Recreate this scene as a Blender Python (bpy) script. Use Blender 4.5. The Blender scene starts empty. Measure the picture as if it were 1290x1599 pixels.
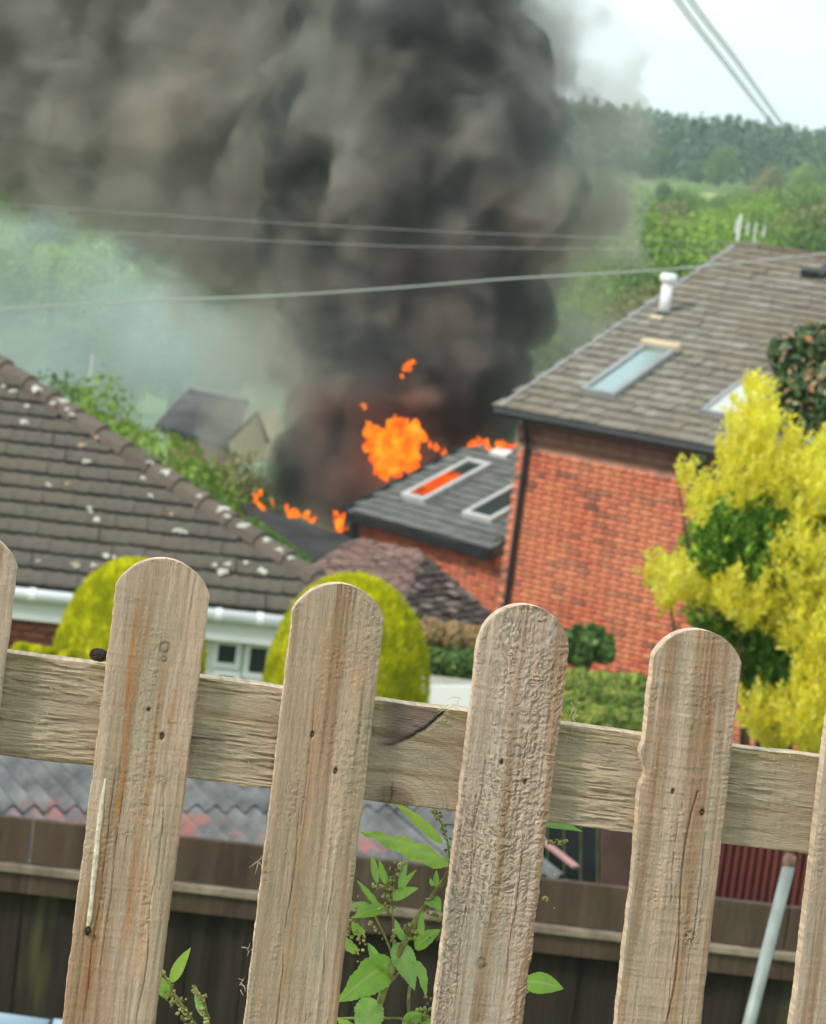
import bpy, math, random
import numpy as np
from mathutils import Matrix, Vector
R = math.radians
sc = bpy.context.scene
C = sc.collection
rng = np.random.default_rng(11)
random.seed(5)

# ---------------------------------------------------------------- camera
F = 4000.0; RHO = R(7.3)                      # focal length in photograph pixels, roll
PIT = math.atan((799.5 - 200) * math.cos(RHO) / F)
_R0 = np.array([1, 0, 0.]); FW = np.array([0, math.cos(PIT), -math.sin(PIT)]); _U0 = np.array([0, math.sin(PIT), math.cos(PIT)])
RT = math.cos(RHO) * _R0 + math.sin(RHO) * _U0
UP = -math.sin(RHO) * _R0 + math.cos(RHO) * _U0
cam = bpy.data.cameras.new('camera'); cam_o = bpy.data.objects.new('camera', cam); C.objects.link(cam_o)
m = Matrix.Identity(4)
for i in range(3):
    m[i][0] = RT[i]; m[i][1] = UP[i]; m[i][2] = -FW[i]
cam_o.matrix_world = m
cam.sensor_fit = 'VERTICAL'; cam.sensor_height = 36; cam.sensor_width = 29.04
cam.lens = 36 * F / 1599; cam.clip_start = 0.05; cam.clip_end = 6000
cam.dof.use_dof = True; cam.dof.focus_distance = 2.5; cam.dof.aperture_fstop = 17
sc.camera = cam_o

# ---------------------------------------------------------------- world, sun, exposure
SUN = np.array([-0.72, -0.48, 0.82]); SUN /= np.linalg.norm(SUN)
w = bpy.data.worlds.new('World'); sc.world = w; w.use_nodes = True
nt = w.node_tree; nt.nodes.clear()
sky = nt.nodes.new('ShaderNodeTexSky'); sky.sky_type = 'NISHITA'; sky.sun_disc = False
sky.sun_elevation = math.asin(SUN[2]); sky.sun_rotation = math.atan2(SUN[0], SUN[1])
tc = nt.nodes.new('ShaderNodeTexCoord'); mp = nt.nodes.new('ShaderNodeMapping'); mp.inputs['Scale'].default_value = (3, 3, 9)
nz = nt.nodes.new('ShaderNodeTexNoise'); nz.inputs['Scale'].default_value = 1.6; nz.inputs['Detail'].default_value = 5
cr = nt.nodes.new('ShaderNodeValToRGB')
cr.color_ramp.elements[0].position = .35; cr.color_ramp.elements[0].color = (5.1, 6.3, 6.7, 1)
cr.color_ramp.elements[1].position = .68; cr.color_ramp.elements[1].color = (7.3, 7.9, 8.0, 1)
mx = nt.nodes.new('ShaderNodeMix'); mx.data_type = 'RGBA'; mx.inputs[0].default_value = .88
bg = nt.nodes.new('ShaderNodeBackground'); bg.inputs[1].default_value = .1
wo = nt.nodes.new('ShaderNodeOutputWorld')
L = nt.links.new
L(tc.outputs['Generated'], mp.inputs[0]); L(mp.outputs[0], nz.inputs[0]); L(nz.outputs[0], cr.inputs[0])
L(sky.outputs[0], mx.inputs[6]); L(cr.outputs[0], mx.inputs[7]); L(mx.outputs[2], bg.inputs[0]); L(bg.outputs[0], wo.inputs[0])
sun = bpy.data.lights.new('sun', 'SUN'); sun.energy = 1.5; sun.angle = R(10); sun.color = (1, .95, .86)
so = bpy.data.objects.new('sun', sun); C.objects.link(so)
so.rotation_euler = Vector(SUN).to_track_quat('Z', 'Y').to_euler()
sc.view_settings.view_transform = 'Standard'; sc.view_settings.look = 'None'
sc.view_settings.exposure = 0.78; sc.view_settings.gamma = 1; sc.view_settings.use_curve_mapping = False
sc.render.engine = 'CYCLES'
cy = sc.cycles
cy.use_denoising = True; cy.denoiser = 'OPENIMAGEDENOISE'
cy.max_bounces = 6; cy.diffuse_bounces = 2; cy.glossy_bounces = 2; cy.transmission_bounces = 4
cy.volume_bounces = 3; cy.transparent_max_bounces = 16
cy.use_adaptive_sampling = True; cy.adaptive_threshold = .02

# ---------------------------------------------------------------- helpers: where things stand
def P(px, py, d):                              # the place seen at that spot of the photograph, d metres off
    return (px - 645) / F * d * RT - (py - 799.5) / F * d * UP + d * FW
def proj(p):
    p = np.asarray(p); d = p @ FW
    return 645 + F * (p @ RT) / d, 799.5 - F * (p @ UP) / d, d
def on_plane(px, py, p0, n):
    r_ = P(px, py, 1.0); return r_ * ((p0 @ n) / (r_ @ n))
def unit(v): return v / np.linalg.norm(v)
def yawdir(E, px, py):
    r_ = P(px, py, 1.0); return r_ * (E[2] / r_[2]) - E
def rise(E, V, px, py):
    W = np.array([-V[1], V[0], 0]) / math.hypot(V[0], V[1])
    if W[1] < 0: W = -W
    s = np.linalg.solve(np.array([W, [0, 0, 1.], -P(px, py, 1.0)]).T, -E)
    return W * s[0] + np.array([0, 0, s[1]]), W

def hsh(ix, iy, iz, s):
    n = (ix.astype(np.int64) * 374761393 + iy.astype(np.int64) * 668265263 + iz.astype(np.int64) * 2147483647 + s * 974634777) & 0xffffffff
    n = ((n ^ (n >> 13)) * 1274126177) & 0xffffffff
    return ((n ^ (n >> 16)) & 0xffff) / 65535.0
def vn(x, y, z=0.0, s=0):                      # value noise, 0..1
    x = np.asarray(x, float); y = np.asarray(y, float) + 0 * x; z = np.asarray(z, float) + 0 * x; x = x + 0 * y
    ix, iy, iz = np.floor(x), np.floor(y), np.floor(z)
    fx, fy, fz = x - ix, y - iy, z - iz
    fx, fy, fz = (f * f * (3 - 2 * f) for f in (fx, fy, fz))
    o = 0
    for a in (0, 1):
        for b in (0, 1):
            for c in (0, 1):
                o = o + hsh(ix + a, iy + b, iz + c, s) * (fx if a else 1 - fx) * (fy if b else 1 - fy) * (fz if c else 1 - fz)
    return o
def cell(x, y, z, s=0):                        # distance to the nearest of scattered points
    ix, iy, iz = np.floor(x), np.floor(y), np.floor(z); best = np.full(np.shape(x), 9.0)
    for a in (-1, 0, 1):
        for b in (-1, 0, 1):
            for c in (-1, 0, 1):
                jx, jy, jz = ix + a, iy + b, iz + c
                d = (jx + hsh(jx, jy, jz, s) - x)**2 + (jy + hsh(jx, jy, jz, s + 1) - y)**2 + (jz + hsh(jx, jy, jz, s + 2) - z)**2
                best = np.minimum(best, d)
    return np.sqrt(best)
def fbm(x, y, z=0.0, s=0, o=4):
    t = 0; a = .5; n = 0
    for k in range(o):
        t = t + a * vn(np.asarray(x) * 2**k, np.asarray(y) * 2**k, np.asarray(z) * 2**k, s + k * 7); n += a; a *= .5
    return t / n

# ---------------------------------------------------------------- helpers: objects
def tag(o, label=None, cat=None, group=None, kind=None):
    if label: o['label'] = label
    if cat: o['category'] = cat
    if group: o['group'] = group
    if kind: o['kind'] = kind
    return o
def empty(name, loc, label=None, cat=None, group=None, kind=None):
    o = bpy.data.objects.new(name, None); C.objects.link(o); o.location = tuple(loc); o.empty_display_size = .2
    return tag(o, label, cat, group, kind)
def np_mesh(name, V, Fs, mat=None, smooth=False):
    """V (n,3); Fs (m,k) equal-sized faces or list of lists"""
    me = bpy.data.meshes.new(name)
    if isinstance(Fs, np.ndarray):
        k = Fs.shape[1]
        me.vertices.add(len(V)); me.vertices.foreach_set('co', np.asarray(V, np.float32).ravel())
        me.loops.add(Fs.size); me.loops.foreach_set('vertex_index', Fs.astype(np.int32).ravel())
        me.polygons.add(len(Fs)); me.polygons.foreach_set('loop_start', np.arange(0, Fs.size, k, dtype=np.int32))
        me.update(calc_edges=True)
    else:
        me.from_pydata([tuple(map(float, v)) for v in V], [], Fs); me.update()
    if smooth: me.polygons.foreach_set('use_smooth', [True] * len(me.polygons))
    if mat:
        for q in (mat if isinstance(mat, (list, tuple)) else [mat]): me.materials.append(q)
    return me
def link(name, me, parent=None, **kw):
    o = bpy.data.objects.new(name, me); C.objects.link(o)
    if parent is not None: o.parent = parent
    return tag(o, **kw)
class MB:
    """collects simple shapes in world coordinates; build() links them as one mesh, relative to the parent's place"""
    def __init__(s): s.v = []; s.f = []
    def add(s, V, Fs):
        b = len(s.v); s.v += [tuple(map(float, p)) for p in V]; s.f += [[b + int(i) for i in f] for f in Fs]; return s
    def box(s, o, a, b, c):                    # corner o, edge vectors a b c
        o, a, b, c = map(np.asarray, (o, a, b, c))
        V = [o, o + a, o + a + b, o + b, o + c, o + a + c, o + a + b + c, o + b + c]
        Fs = [[0, 3, 2, 1], [4, 5, 6, 7], [0, 1, 5, 4], [1, 2, 6, 5], [2, 3, 7, 6], [3, 0, 4, 7]]
        if np.dot(np.cross(a, b), c) < 0: Fs = [f[::-1] for f in Fs]
        return s.add(V, Fs)
    def cbox(s, c, a, b, d): return s.box(np.asarray(c) - (np.asarray(a) + b + d) / 2, a, b, d)
    def slab(s, pts, n):                       # polygon pts extruded by vector n
        k = len(pts); V = [np.asarray(p) for p in pts] + [np.asarray(p) + n for p in pts]
        return s.add(V, [list(range(k))[::-1], list(range(k, 2 * k))] + [[i, (i + 1) % k, (i + 1) % k + k, i + k] for i in range(k)])
    def tube(s, pts, r, seg=10, cap=True):
        pts = [np.asarray(p, float) for p in pts]; rs = r if hasattr(r, '__len__') else [r] * len(pts)
        V = []; up = None
        for i, p in enumerate(pts):
            t = unit(pts[min(i + 1, len(pts) - 1)] - pts[max(i - 1, 0)])
            if up is None: up = np.array([0, 0, 1.]) if abs(t[2]) < .9 else np.array([1., 0, 0])
            a = unit(np.cross(t, up)); b = np.cross(a, t); up = b
            for k in range(seg):
                q = 2 * math.pi * k / seg; V.append(p + rs[i] * (math.cos(q) * a + math.sin(q) * b))
        Fs = [[i * seg + k, i * seg + (k + 1) % seg, (i + 1) * seg + (k + 1) % seg, (i + 1) * seg + k] for i in range(len(pts) - 1) for k in range(seg)]
        if cap: Fs += [list(range(seg))[::-1], [(len(pts) - 1) * seg + k for k in range(seg)]]
        return s.add(V, Fs)
    def build(s, name, mat, parent=None, smooth=False, **kw):
        off = np.array(parent_loc(parent)) if parent is not None else np.zeros(3)
        return link(name, np_mesh(name, [np.asarray(v) - off for v in s.v], s.f, mat, smooth), parent, **kw)
def parent_loc(p):
    l = Vector((0, 0, 0))
    while p is not None: l = l + p.location; p = p.parent
    return l

# ---------------------------------------------------------------- helpers: materials
def new_mat(name):
    m_ = bpy.data.materials.new(name); m_.use_nodes = True; m_.node_tree.nodes.clear(); return m_, m_.node_tree
def nd(t, typ, **kw):
    n = t.nodes.new(typ)
    for k, v in kw.items():
        if k.startswith('i_'): n.inputs[k[2:].replace('_', ' ')].default_value = v
        elif k.startswith('n_'): n.inputs[int(k[2:])].default_value = v
        else: setattr(n, k, v)
    return n
def ramp(t, src, stops):
    r_ = t.nodes.new('ShaderNodeValToRGB'); e = r_.color_ramp.elements
    while len(e) < len(stops): e.new(.5)
    for i, (p, c) in enumerate(stops): e[i].position = p; e[i].color = (*c, 1)
    t.links.new(src, r_.inputs[0]); return r_.outputs[0]
def mixc(t, fac, a, b, blend='MIX'):
    n = t.nodes.new('ShaderNodeMix'); n.data_type = 'RGBA'; n.blend_type = blend
    for s_, k in ((fac, 0), (a, 6), (b, 7)):
        if hasattr(s_, 'links'): t.links.new(s_, n.inputs[k])
        elif k == 0: n.inputs[0].default_value = s_
        else: n.inputs[k].default_value = (*s_, 1)
    return n.outputs[2]
def noise(t, scale, detail=3, vec=None, rough=.5, vscale=None):
    n = nd(t, 'ShaderNodeTexNoise', i_Scale=scale, i_Detail=detail, i_Roughness=rough)
    if vec is None: vec = nd(t, 'ShaderNodeTexCoord').outputs['Object']
    if vscale is not None:
        q = nd(t, 'ShaderNodeMapping'); q.inputs['Scale'].default_value = vscale; t.links.new(vec, q.inputs[0]); vec = q.outputs[0]
    t.links.new(vec, n.inputs['Vector']); return n.outputs['Fac']
def finish(t, col, rough=.8, bump=None, bstr=.3, bdist=.01, spec=.3, metal=0, trans=0):
    b = nd(t, 'ShaderNodeBsdfPrincipled', i_Roughness=rough, i_Metallic=metal); b.inputs['Specular IOR Level'].default_value = spec
    if hasattr(col, 'links'): t.links.new(col, b.inputs['Base Color'])
    else: b.inputs['Base Color'].default_value = (*col, 1)
    if bump is not None:
        bp = nd(t, 'ShaderNodeBump', i_Strength=bstr, i_Distance=bdist); t.links.new(bump, bp.inputs['Height']); t.links.new(bp.outputs[0], b.inputs['Normal'])
    o = nd(t, 'ShaderNodeOutputMaterial'); out = b.outputs[0]
    if trans:
        tr = nd(t, 'ShaderNodeBsdfTranslucent'); ms = nd(t, 'ShaderNodeMixShader'); ms.inputs[0].default_value = trans
        if hasattr(col, 'links'): t.links.new(col, tr.inputs[0])
        else: tr.inputs[0].default_value = (*col, 1)
        t.links.new(b.outputs[0], ms.inputs[1]); t.links.new(tr.outputs[0], ms.inputs[2]); out = ms.outputs[0]
    t.links.new(out, o.inputs[0])
def plain(name, col, rough=.6, var=.25, scale=3, bump=0, spec=.3, metal=0, col2=None):
    m_, t = new_mat(name); n = noise(t, scale, 5)
    c2 = col2 or tuple(x * (1 - var) for x in col)
    c = ramp(t, n, [(.35, c2), (.65, col)])
    finish(t, c, rough, n if bump else None, bump, .02, spec, metal); return m_
def pieces(name, stops, rough=.85, nscale=9, nmix=.35, dirt=(.1, .09, .07), bump=.4, big=None):
    """a colour of its own for each piece, whether it is an object or an island of a joined mesh"""
    m_, t = new_mat(name)
    oi = nd(t, 'ShaderNodeObjectInfo'); ge = nd(t, 'ShaderNodeNewGeometry')
    ad = nd(t, 'ShaderNodeMath', operation='ADD'); t.links.new(oi.outputs['Random'], ad.inputs[0]); t.links.new(ge.outputs['Random Per Island'], ad.inputs[1])
    wn = nd(t, 'ShaderNodeTexWhiteNoise', noise_dimensions='1D'); t.links.new(ad.outputs[0], wn.inputs['W'])
    c = ramp(t, wn.outputs['Value'], stops)
    ps = ge.outputs['Position']; n = noise(t, nscale, 5, ps, .65)
    f = ramp(t, n, [(.42, (0, 0, 0)), (.7, (nmix,) * 3)])
    c = mixc(t, f, c, dirt)
    if big:
        n2 = noise(t, big[0], 3, ps); f2 = ramp(t, n2, [(.42, (0, 0, 0)), (.62, (big[2],) * 3)]); c = mixc(t, f2, c, big[1])
    finish(t, c, rough, n, bump, .01, .25); return m_
def leafmat(name, stops, trans=.3, big=None, rough=.5, spec=.25):
    m_, t = new_mat(name); ge = nd(t, 'ShaderNodeNewGeometry'); oi = nd(t, 'ShaderNodeObjectInfo')
    c = ramp(t, ge.outputs['Random Per Island'], stops)
    if big:
        n2 = noise(t, big[0], 2, ge.outputs['Position']); f2 = ramp(t, n2, [(.4, (0, 0, 0)), (.62, (big[2],) * 3)]); c = mixc(t, f2, c, big[1])
    finish(t, c, rough, None, spec=spec, trans=trans); return m_

M = {}
M['white'] = plain('white_pvc', (.92, .92, .90), .35, .06, 2, spec=.5)
M['fascia'] = plain('white_fascia', (.84, .83, .76), .45, .12, 1.5)
M['black'] = plain('black_plastic', (.025, .027, .03), .4, .3, 4)
M['dark'] = plain('dark_board', (.02, .026, .026), .7, .4, 3)
M['cream'] = plain('cream_render', (.70, .56, .37), .9, .2, 2)
M['mortar'] = plain('mortar', (.60, .34, .25), .95, .3, 6, .2)
M['mortar_l'] = plain('mortar_pale', (.46, .36, .30), .95, .2, 6, .2)
M['brick_r'] = pieces('orange_red_brick', [(0, (0.805, 0.209, 0.108)), (.3, (0.736, 0.171, 0.099)), (.5, (0.851, 0.266, 0.126)), (.7, (0.782, 0.190, 0.108)), (.78, (0.874, 0.342, 0.171)), (.81, (0.299, 0.114, 0.090)), (.93, (0.196, 0.104, 0.090)), (.96, (0.690, 0.162, 0.090))], .9, 1.6, .42, (0.517, 0.209, 0.126), .4, (.9, (0.874, 0.314, 0.171), .6))
M['brick_l'] = pieces('dark_red_brick', [(0, (0.450, 0.128, 0.083)), (.3, (0.360, 0.105, 0.075)), (.6, (0.540, 0.180, 0.112)), (1, (0.405, 0.120, 0.090))], .9, 12, .3)
M['tile_r'] = pieces('weathered_grey_tile', [(0, (0.240, 0.215, 0.170)), (.3, (0.290, 0.265, 0.210)), (.6, (0.200, 0.180, 0.145)), (.85, (0.330, 0.305, 0.250)), (1, (0.220, 0.190, 0.160))], .85, 5, .45, (0.120, 0.115, 0.085), .5, (.55, (0.200, 0.155, 0.110), .6))
M['tile_l'] = pieces('dark_concrete_tile', [(0, (0.130, 0.113, 0.095)), (.3, (0.141, 0.122, 0.103)), (.6, (0.123, 0.111, 0.091)), (.8, (0.143, 0.115, 0.097)), (1, (0.132, 0.118, 0.097))], .85, 14, .5, (0.066, 0.057, 0.038), .5, (1.1, (0.154, 0.129, 0.090), .55))
M['tile_b'] = pieces('slate', [(0, (0.112, 0.123, 0.120)), (.4, (0.150, 0.158, 0.150)), (.7, (0.090, 0.099, 0.099)), (1, (0.180, 0.188, 0.173))], .6, 6, .35, (0.210, 0.210, 0.180))
M['tile_g'] = pieces('clay_plain_tile', [(0, (0.209, 0.124, 0.106)), (.3, (0.275, 0.166, 0.141)), (.6, (0.171, 0.106, 0.088)), (.85, (0.330, 0.207, 0.167)), (1, (0.220, 0.129, 0.114))], .9, 8, .5, (0.110, 0.083, 0.062))
M['tile_d'] = pieces('dark_mossy_tile', [(0, (0.086, 0.061, 0.052)), (.4, (0.127, 0.086, 0.074)), (.62, (0.057, 0.043, 0.036)), (.78, (0.414, 0.304, 0.266)), (.84, (0.115, 0.078, 0.067)), (1, (0.161, 0.108, 0.095))], .9, 8, .5, (0.046, 0.034, 0.027))
M['butt'] = plain('shade_and_dirt_tile_edge', (.035, .033, .026), .95, .4, 5)  # shade line under each tile course painted into its front edge, with dirt
M['butt_r'] = plain('grey_shade_tile_edge', (.10, .092, .072), .95, .5, 3)  # fainter painted shade line for the right roof's tile courses
M['hip'] = pieces('hip_tile', [(0, (.13, .10, .08)), (.4, (.17, .13, .105)), (.7, (.11, .085, .065)), (1, (.2, .15, .12))], .9, 9, .6, (.09, .08, .055), .6)
M['lichen'] = plain('white_lichen', (.66, .64, .55), .95, .35, 22)
M['lichen_o'] = plain('orange_lichen', (.46, .33, .2), .95, .35, 22)
M['lead'] = plain('grey_lead', (.34, .345, .34), .5, .25, 3)
M['alu'] = plain('pale_aluminium', (.62, .63, .60), .35, .15, 3, spec=.5)
M['asbestos'] = plain('corrugated_cement', (.34, .36, .37), .9, 0, 5, .5, col2=(.19, .20, .205))
M['maroon'] = plain('maroon_sheet', (.19, .055, .045), .6, .35, 3)
M['brownpost'] = plain('brown_stain_wood', (.115, .07, .05), .8, .4, 9)
M['pipe'] = plain('pale_grey_pole', (.33, .37, .34), .4, .3, 14, .1, spec=.5)
M['bluepipe'] = plain('pale_blue_pipe', (.36, .48, .58), .35, .15, 5, spec=.5)
M['rust'] = plain('rusty_cap', (.30, .17, .12), .8, .5, 60, .4)
M['cable'] = plain('cable_sheath', (.50, .52, .47), .5, .15, 3)
M['char'] = plain('charred_roof', (.055, .055, .055), .9, .5, 2)
M['patio'] = plain('pale_paving', (.42, .38, .32), .9, .2, 3)
M['bark'] = plain('bark', (.12, .09, .06), .95, .4, 8, .5)
m_, t = new_mat('window_glass'); g = nd(t, 'ShaderNodeBsdfPrincipled', i_Roughness=.06); g.inputs['Base Color'].default_value = (.035, .045, .045, 1); g.inputs['Specular IOR Level'].default_value = .35
o_ = nd(t, 'ShaderNodeOutputMaterial'); t.links.new(g.outputs[0], o_.inputs[0]); M['glass'] = m_
m_, t = new_mat('sky_mirroring_glass'); g = nd(t, 'ShaderNodeBsdfPrincipled', i_Roughness=.12); g.inputs['Base Color'].default_value = (.42, .55, .52, 1); g.inputs['Metallic'].default_value = .75
o_ = nd(t, 'ShaderNodeOutputMaterial'); t.links.new(g.outputs[0], o_.inputs[0]); M['skyglass'] = m_

# ---------------------------------------------------------------- haze
def volmat(name, col, dens, aniso=0.0, emis=None):
    m_, t = new_mat(name); v = nd(t, 'ShaderNodeVolumePrincipled')
    v.inputs['Color'].default_value = (*col, 1); v.inputs['Density'].default_value = dens; v.inputs['Anisotropy'].default_value = aniso
    if emis: v.inputs['Emission Strength'].default_value = emis[0]; v.inputs['Emission Color'].default_value = (*emis[1], 1)
    o_ = nd(t, 'ShaderNodeOutputMaterial'); t.links.new(v.outputs[0], o_.inputs['Volume']); return m_
MB().box((-420, -30, -16), (840, 0, 0), (0, 1130, 0), (0, 0, 62)).build('haze', volmat('haze', (.80, .93, .98), .00046), kind='stuff')

# ---------------------------------------------------------------- ground
_ky = [-40, 0, 3.2, 5, 9, 13, 18, 24, 36, 60, 100, 150, 200, 300, 350, 450, 600, 720, 1000]
_kz = [-1.6, -1.65, -1.9, -3.2, -4.6, -5.6, -6.3, -7.1, -9.0, -10.2, -10, -9.2, -8.4, -6.2, -4.4, -3.4, -1.2, 1.6, 2.0]
def gz(x, y):
    y = np.asarray(y, float); x = np.asarray(x, float)
    z = np.interp(y, _ky, _kz)
    far = np.clip((y - 60) / 200, 0, 1)
    return z + far * ((fbm(x / 60 + 3, y / 60, 0, 3, 3) - .5) * 4 + x * .004)
ys = np.concatenate([np.linspace(-40, 60, 60), np.linspace(62, 300, 60), np.linspace(305, 1000, 60)])
xs = np.concatenate([np.linspace(-400, -62, 25), np.linspace(-60, 60, 60), np.linspace(62, 400, 25)])
X, Y = np.meshgrid(xs, ys); Z = gz(X, Y)
nx, ny = len(xs), len(ys)
I = (np.arange(ny - 1)[:, None] * nx + np.arange(nx - 1)[None]).ravel()
mg, t = new_mat('grassy_ground'); ge = nd(t, 'ShaderNodeNewGeometry')
c = ramp(t, noise(t, .02, 4, ge.outputs['Position']), [(.3, (.075, .11, .03)), (.45, (.12, .19, .04)), (.55, (.17, .28, .05)), (.62, (.21, .21, .08)), (.75, (.10, .16, .04))])
c = mixc(t, .5, c, ramp(t, noise(t, 1.2, 5, ge.outputs['Position']), [(.3, (.05, .08, .02)), (.7, (.16, .24, .06))]))
finish(t, c, .95)
gm = np_mesh('ground', np.stack([X.ravel(), Y.ravel(), Z.ravel()], 1), np.stack([I, I + 1, I + nx + 1, I + nx], 1), mg, True)
link('ground', gm, kind='structure')
def field(name, x0, x1, y0, y1, cols):
    a = np.linspace(x0, x1, 24); b = np.linspace(y0, y1, 16); X, Y = np.meshgrid(a, b); Z = gz(X, Y) + .12
    I = (np.arange(15)[:, None] * 24 + np.arange(23)[None]).ravel()
    mm, t = new_mat(name + '_grass'); c = ramp(t, noise(t, .15, 4), [(.3, cols[0]), (.7, cols[1])]); finish(t, c, .95)
    link(name, np_mesh(name, np.stack([X.ravel(), Y.ravel(), Z.ravel()], 1), np.stack([I, I + 1, I + 25, I + 24], 1), mm, True), kind='structure')
field('pale_field', 34, 120, 345, 378, ((.34, .38, .14), (.44, .46, .2)))
field('bright_field', 16, 34, 215, 320, ((.20, .34, .07), (.28, .44, .09)))

# ---------------------------------------------------------------- foliage tools
def leafcloud(Cn, Nn, size, asp=.55, g=None, cup=.18):
    """one kite-shaped leaf at each centre, facing about along the normal"""
    g = g or rng; n = len(Cn)
    s = size * g.uniform(.6, 1.35, (n, 1))
    N = Nn + g.normal(0, .45, (n, 3)); N /= np.linalg.norm(N, axis=1, keepdims=True)
    T = g.normal(0, 1, (n, 3)); T -= (T * N).sum(1, keepdims=True) * N; T /= np.linalg.norm(T, axis=1, keepdims=True)
    B = np.cross(N, T)
    V = np.stack([Cn - T * s * .5, Cn + B * s * .5 * asp + N * s * cup, Cn + T * s * .5, Cn - B * s * .5 * asp + N * s * cup], 1).reshape(-1, 3)
    return V, np.arange(4 * n).reshape(n, 4)
def lobes_cloud(lobes, n, g=None, inner=.62, wob=.25):
    g = g or rng; lobes = np.asarray(lobes, float); c, r_ = lobes[:, :3], lobes[:, 3]
    w_ = r_**2; k = g.choice(len(lobes), n, p=w_ / w_.sum())
    D = g.normal(0, 1, (n, 3)); D /= np.linalg.norm(D, axis=1, keepdims=True)
    rr = r_[k] * (inner + (1 - inner) * g.random(n)**.5)
    rr = rr * (1 + wob * (fbm(D[:, 0] * 2.2 + k * 5, D[:, 1] * 2.2, D[:, 2] * 2.2, 4, 3) - .5) * 2)
    return c[k] + D * rr[:, None], D
def crown_lobes(g, w_, h_, n=14):
    L_ = []
    for i in range(n):
        a = g.uniform(0, 6.28); q = g.uniform(0, 1)**.6; z = g.uniform(.0, 1)
        prof = math.sin(math.pi * min(1, .18 + z * .8))**.6
        L_.append((math.cos(a) * q * w_ * .32 * prof, math.sin(a) * q * w_ * .32 * prof, h_ * (.28 + .55 * z), w_ * g.uniform(.16, .27)))
    L_.append((0, 0, h_ * .55, w_ * .34)); return L_
LM = {
 'deep': leafmat('deep_green_leaf', [(0, (0.054, 0.116, 0.034)), (.5, (0.093, 0.186, 0.046)), (1, (0.155, 0.264, 0.070))], .25, (.12, (0.046, 0.085, 0.031), .5)),
 'mid': leafmat('mid_green_leaf', [(0, (0.093, 0.186, 0.039)), (.5, (0.171, 0.295, 0.062)), (1, (0.264, 0.419, 0.093))], .3, (.15, (0.078, 0.139, 0.031), .5)),
 'lime': leafmat('lime_green_leaf', [(0, (0.171, 0.295, 0.039)), (.5, (0.295, 0.465, 0.062)), (1, (0.465, 0.651, 0.109))], .35, (.2, (0.124, 0.217, 0.031), .5)),
 'olive': leafmat('olive_leaf', [(0, (0.186, 0.186, 0.062)), (.5, (0.295, 0.295, 0.101)), (1, (0.434, 0.403, 0.171))], .3, (.2, (0.139, 0.155, 0.054), .5)),
 'blue': leafmat('conifer_needle', [(0, (0.031, 0.078, 0.043)), (.5, (0.054, 0.116, 0.062)), (1, (0.101, 0.171, 0.078))], .1, (.05, (0.085, 0.139, 0.062), .6)),
}
def tree_mesh(kind, w_, h_, n, size, seed):
    g = np.random.default_rng(seed)
    Cn, D = lobes_cloud(crown_lobes(g, w_, h_, 18), n, g, .7, .3)
    V, Fq = leafcloud(Cn, D, size, .7, g)
    me = np_mesh('crown', V, Fq, LM[kind])
    mb = MB(); mb.tube([(0, 0, 0), (.02 * w_, 0, h_ * .25), (-.02 * w_, .01, h_ * .5), (0, 0, h_ * .8)], [w_ * .045, w_ * .035, w_ * .022, w_ * .006], 7)
    for i in range(5):
        a = g.uniform(0, 6.28); z = h_ * g.uniform(.22, .5)
        mb.tube([(0, 0, z), (math.cos(a) * w_ * .14, math.sin(a) * w_ * .14, z + h_ * .13), (math.cos(a) * w_ * .3, math.sin(a) * w_ * .3, z + h_ * .24)], [w_ * .02, w_ * .012, w_ * .004], 5)
    tr = np_mesh('trunk', mb.v, mb.f, M['bark'])
    return me, tr
TM = {k: [tree_mesh(k, 1.0, 1.05, 7500, .034, 40 + i * 7 + j) for j in range(3)] for i, k in enumerate(LM) if k != 'blue'}
TREE_N = 0
def tree(x, y, w_, h_, kind, label, group='trees in the valley and on the far hill', dz=0):
    global TREE_N
    me, tr = TM[kind][TREE_N % 3]; TREE_N += 1
    o = empty('tree', (x, y, float(gz(x, y)) - .2 + dz), label, 'tree', group)
    o.rotation_euler.z = TREE_N * 2.4; o.scale = (w_, w_, h_)
    link('crown', me, o); link('trunk', tr, o); return o
def tree_px(px, py_top, d, wpx, kind, label, group='trees in the valley and on the far hill', stretch=1.0):
    """crown top seen at (px,py_top), d metres away"""
    p = P(px, py_top, d); z0 = float(gz(p[0], p[1])); w_ = wpx / F * d
    h_ = max(p[2] - z0, 1.0); w_ = max(w_, h_ * .72)
    o = tree(p[0], p[1], w_ * 1.05, h_ / .98, kind, label, group); 
    return o

# far hill: forest that reads as one mass, then the trees one can tell apart
gx = np.arange(-170, 250, 5.4); gy = np.arange(425, 760, 6.6)
GX, GY = np.meshgrid(gx, gy); GX = (GX + rng.uniform(-3, 3, GX.shape)).ravel(); GY = (GY + rng.uniform(-3, 3, GY.shape)).ravel()
keep = np.abs(GX - GY * .02) < GY * .24; GX, GY = GX[keep], GY[keep]
con = (fbm(GX / 60, GY / 60, 0, 9, 2) > .47) | (GY > 690)
Vs = []; nT = 46; mats_i = []
GZ = gz(GX, GY)
hts = rng.uniform(8.5, 11.5, len(GX)) + (con & (GY > 690)) * rng.uniform(0, 1.8, len(GX))
a_ = rng.uniform(0, 6.283, (len(GX), nT)); zz = rng.random((len(GX), nT))
prof = np.where(con[:, None], (1 - zz) * .20 + .012, .34 * np.sqrt(np.clip(1 - (2 * zz - 1)**2, 0, 1)) + .02)
zt = np.where(con[:, None], .1 + .9 * zz, .25 + .7 * zz)
cx = GX[:, None] + np.cos(a_) * prof * hts[:, None]; cyy = GY[:, None] + np.sin(a_) * prof * hts[:, None]; cz = GZ[:, None] + zt * hts[:, None]
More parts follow.
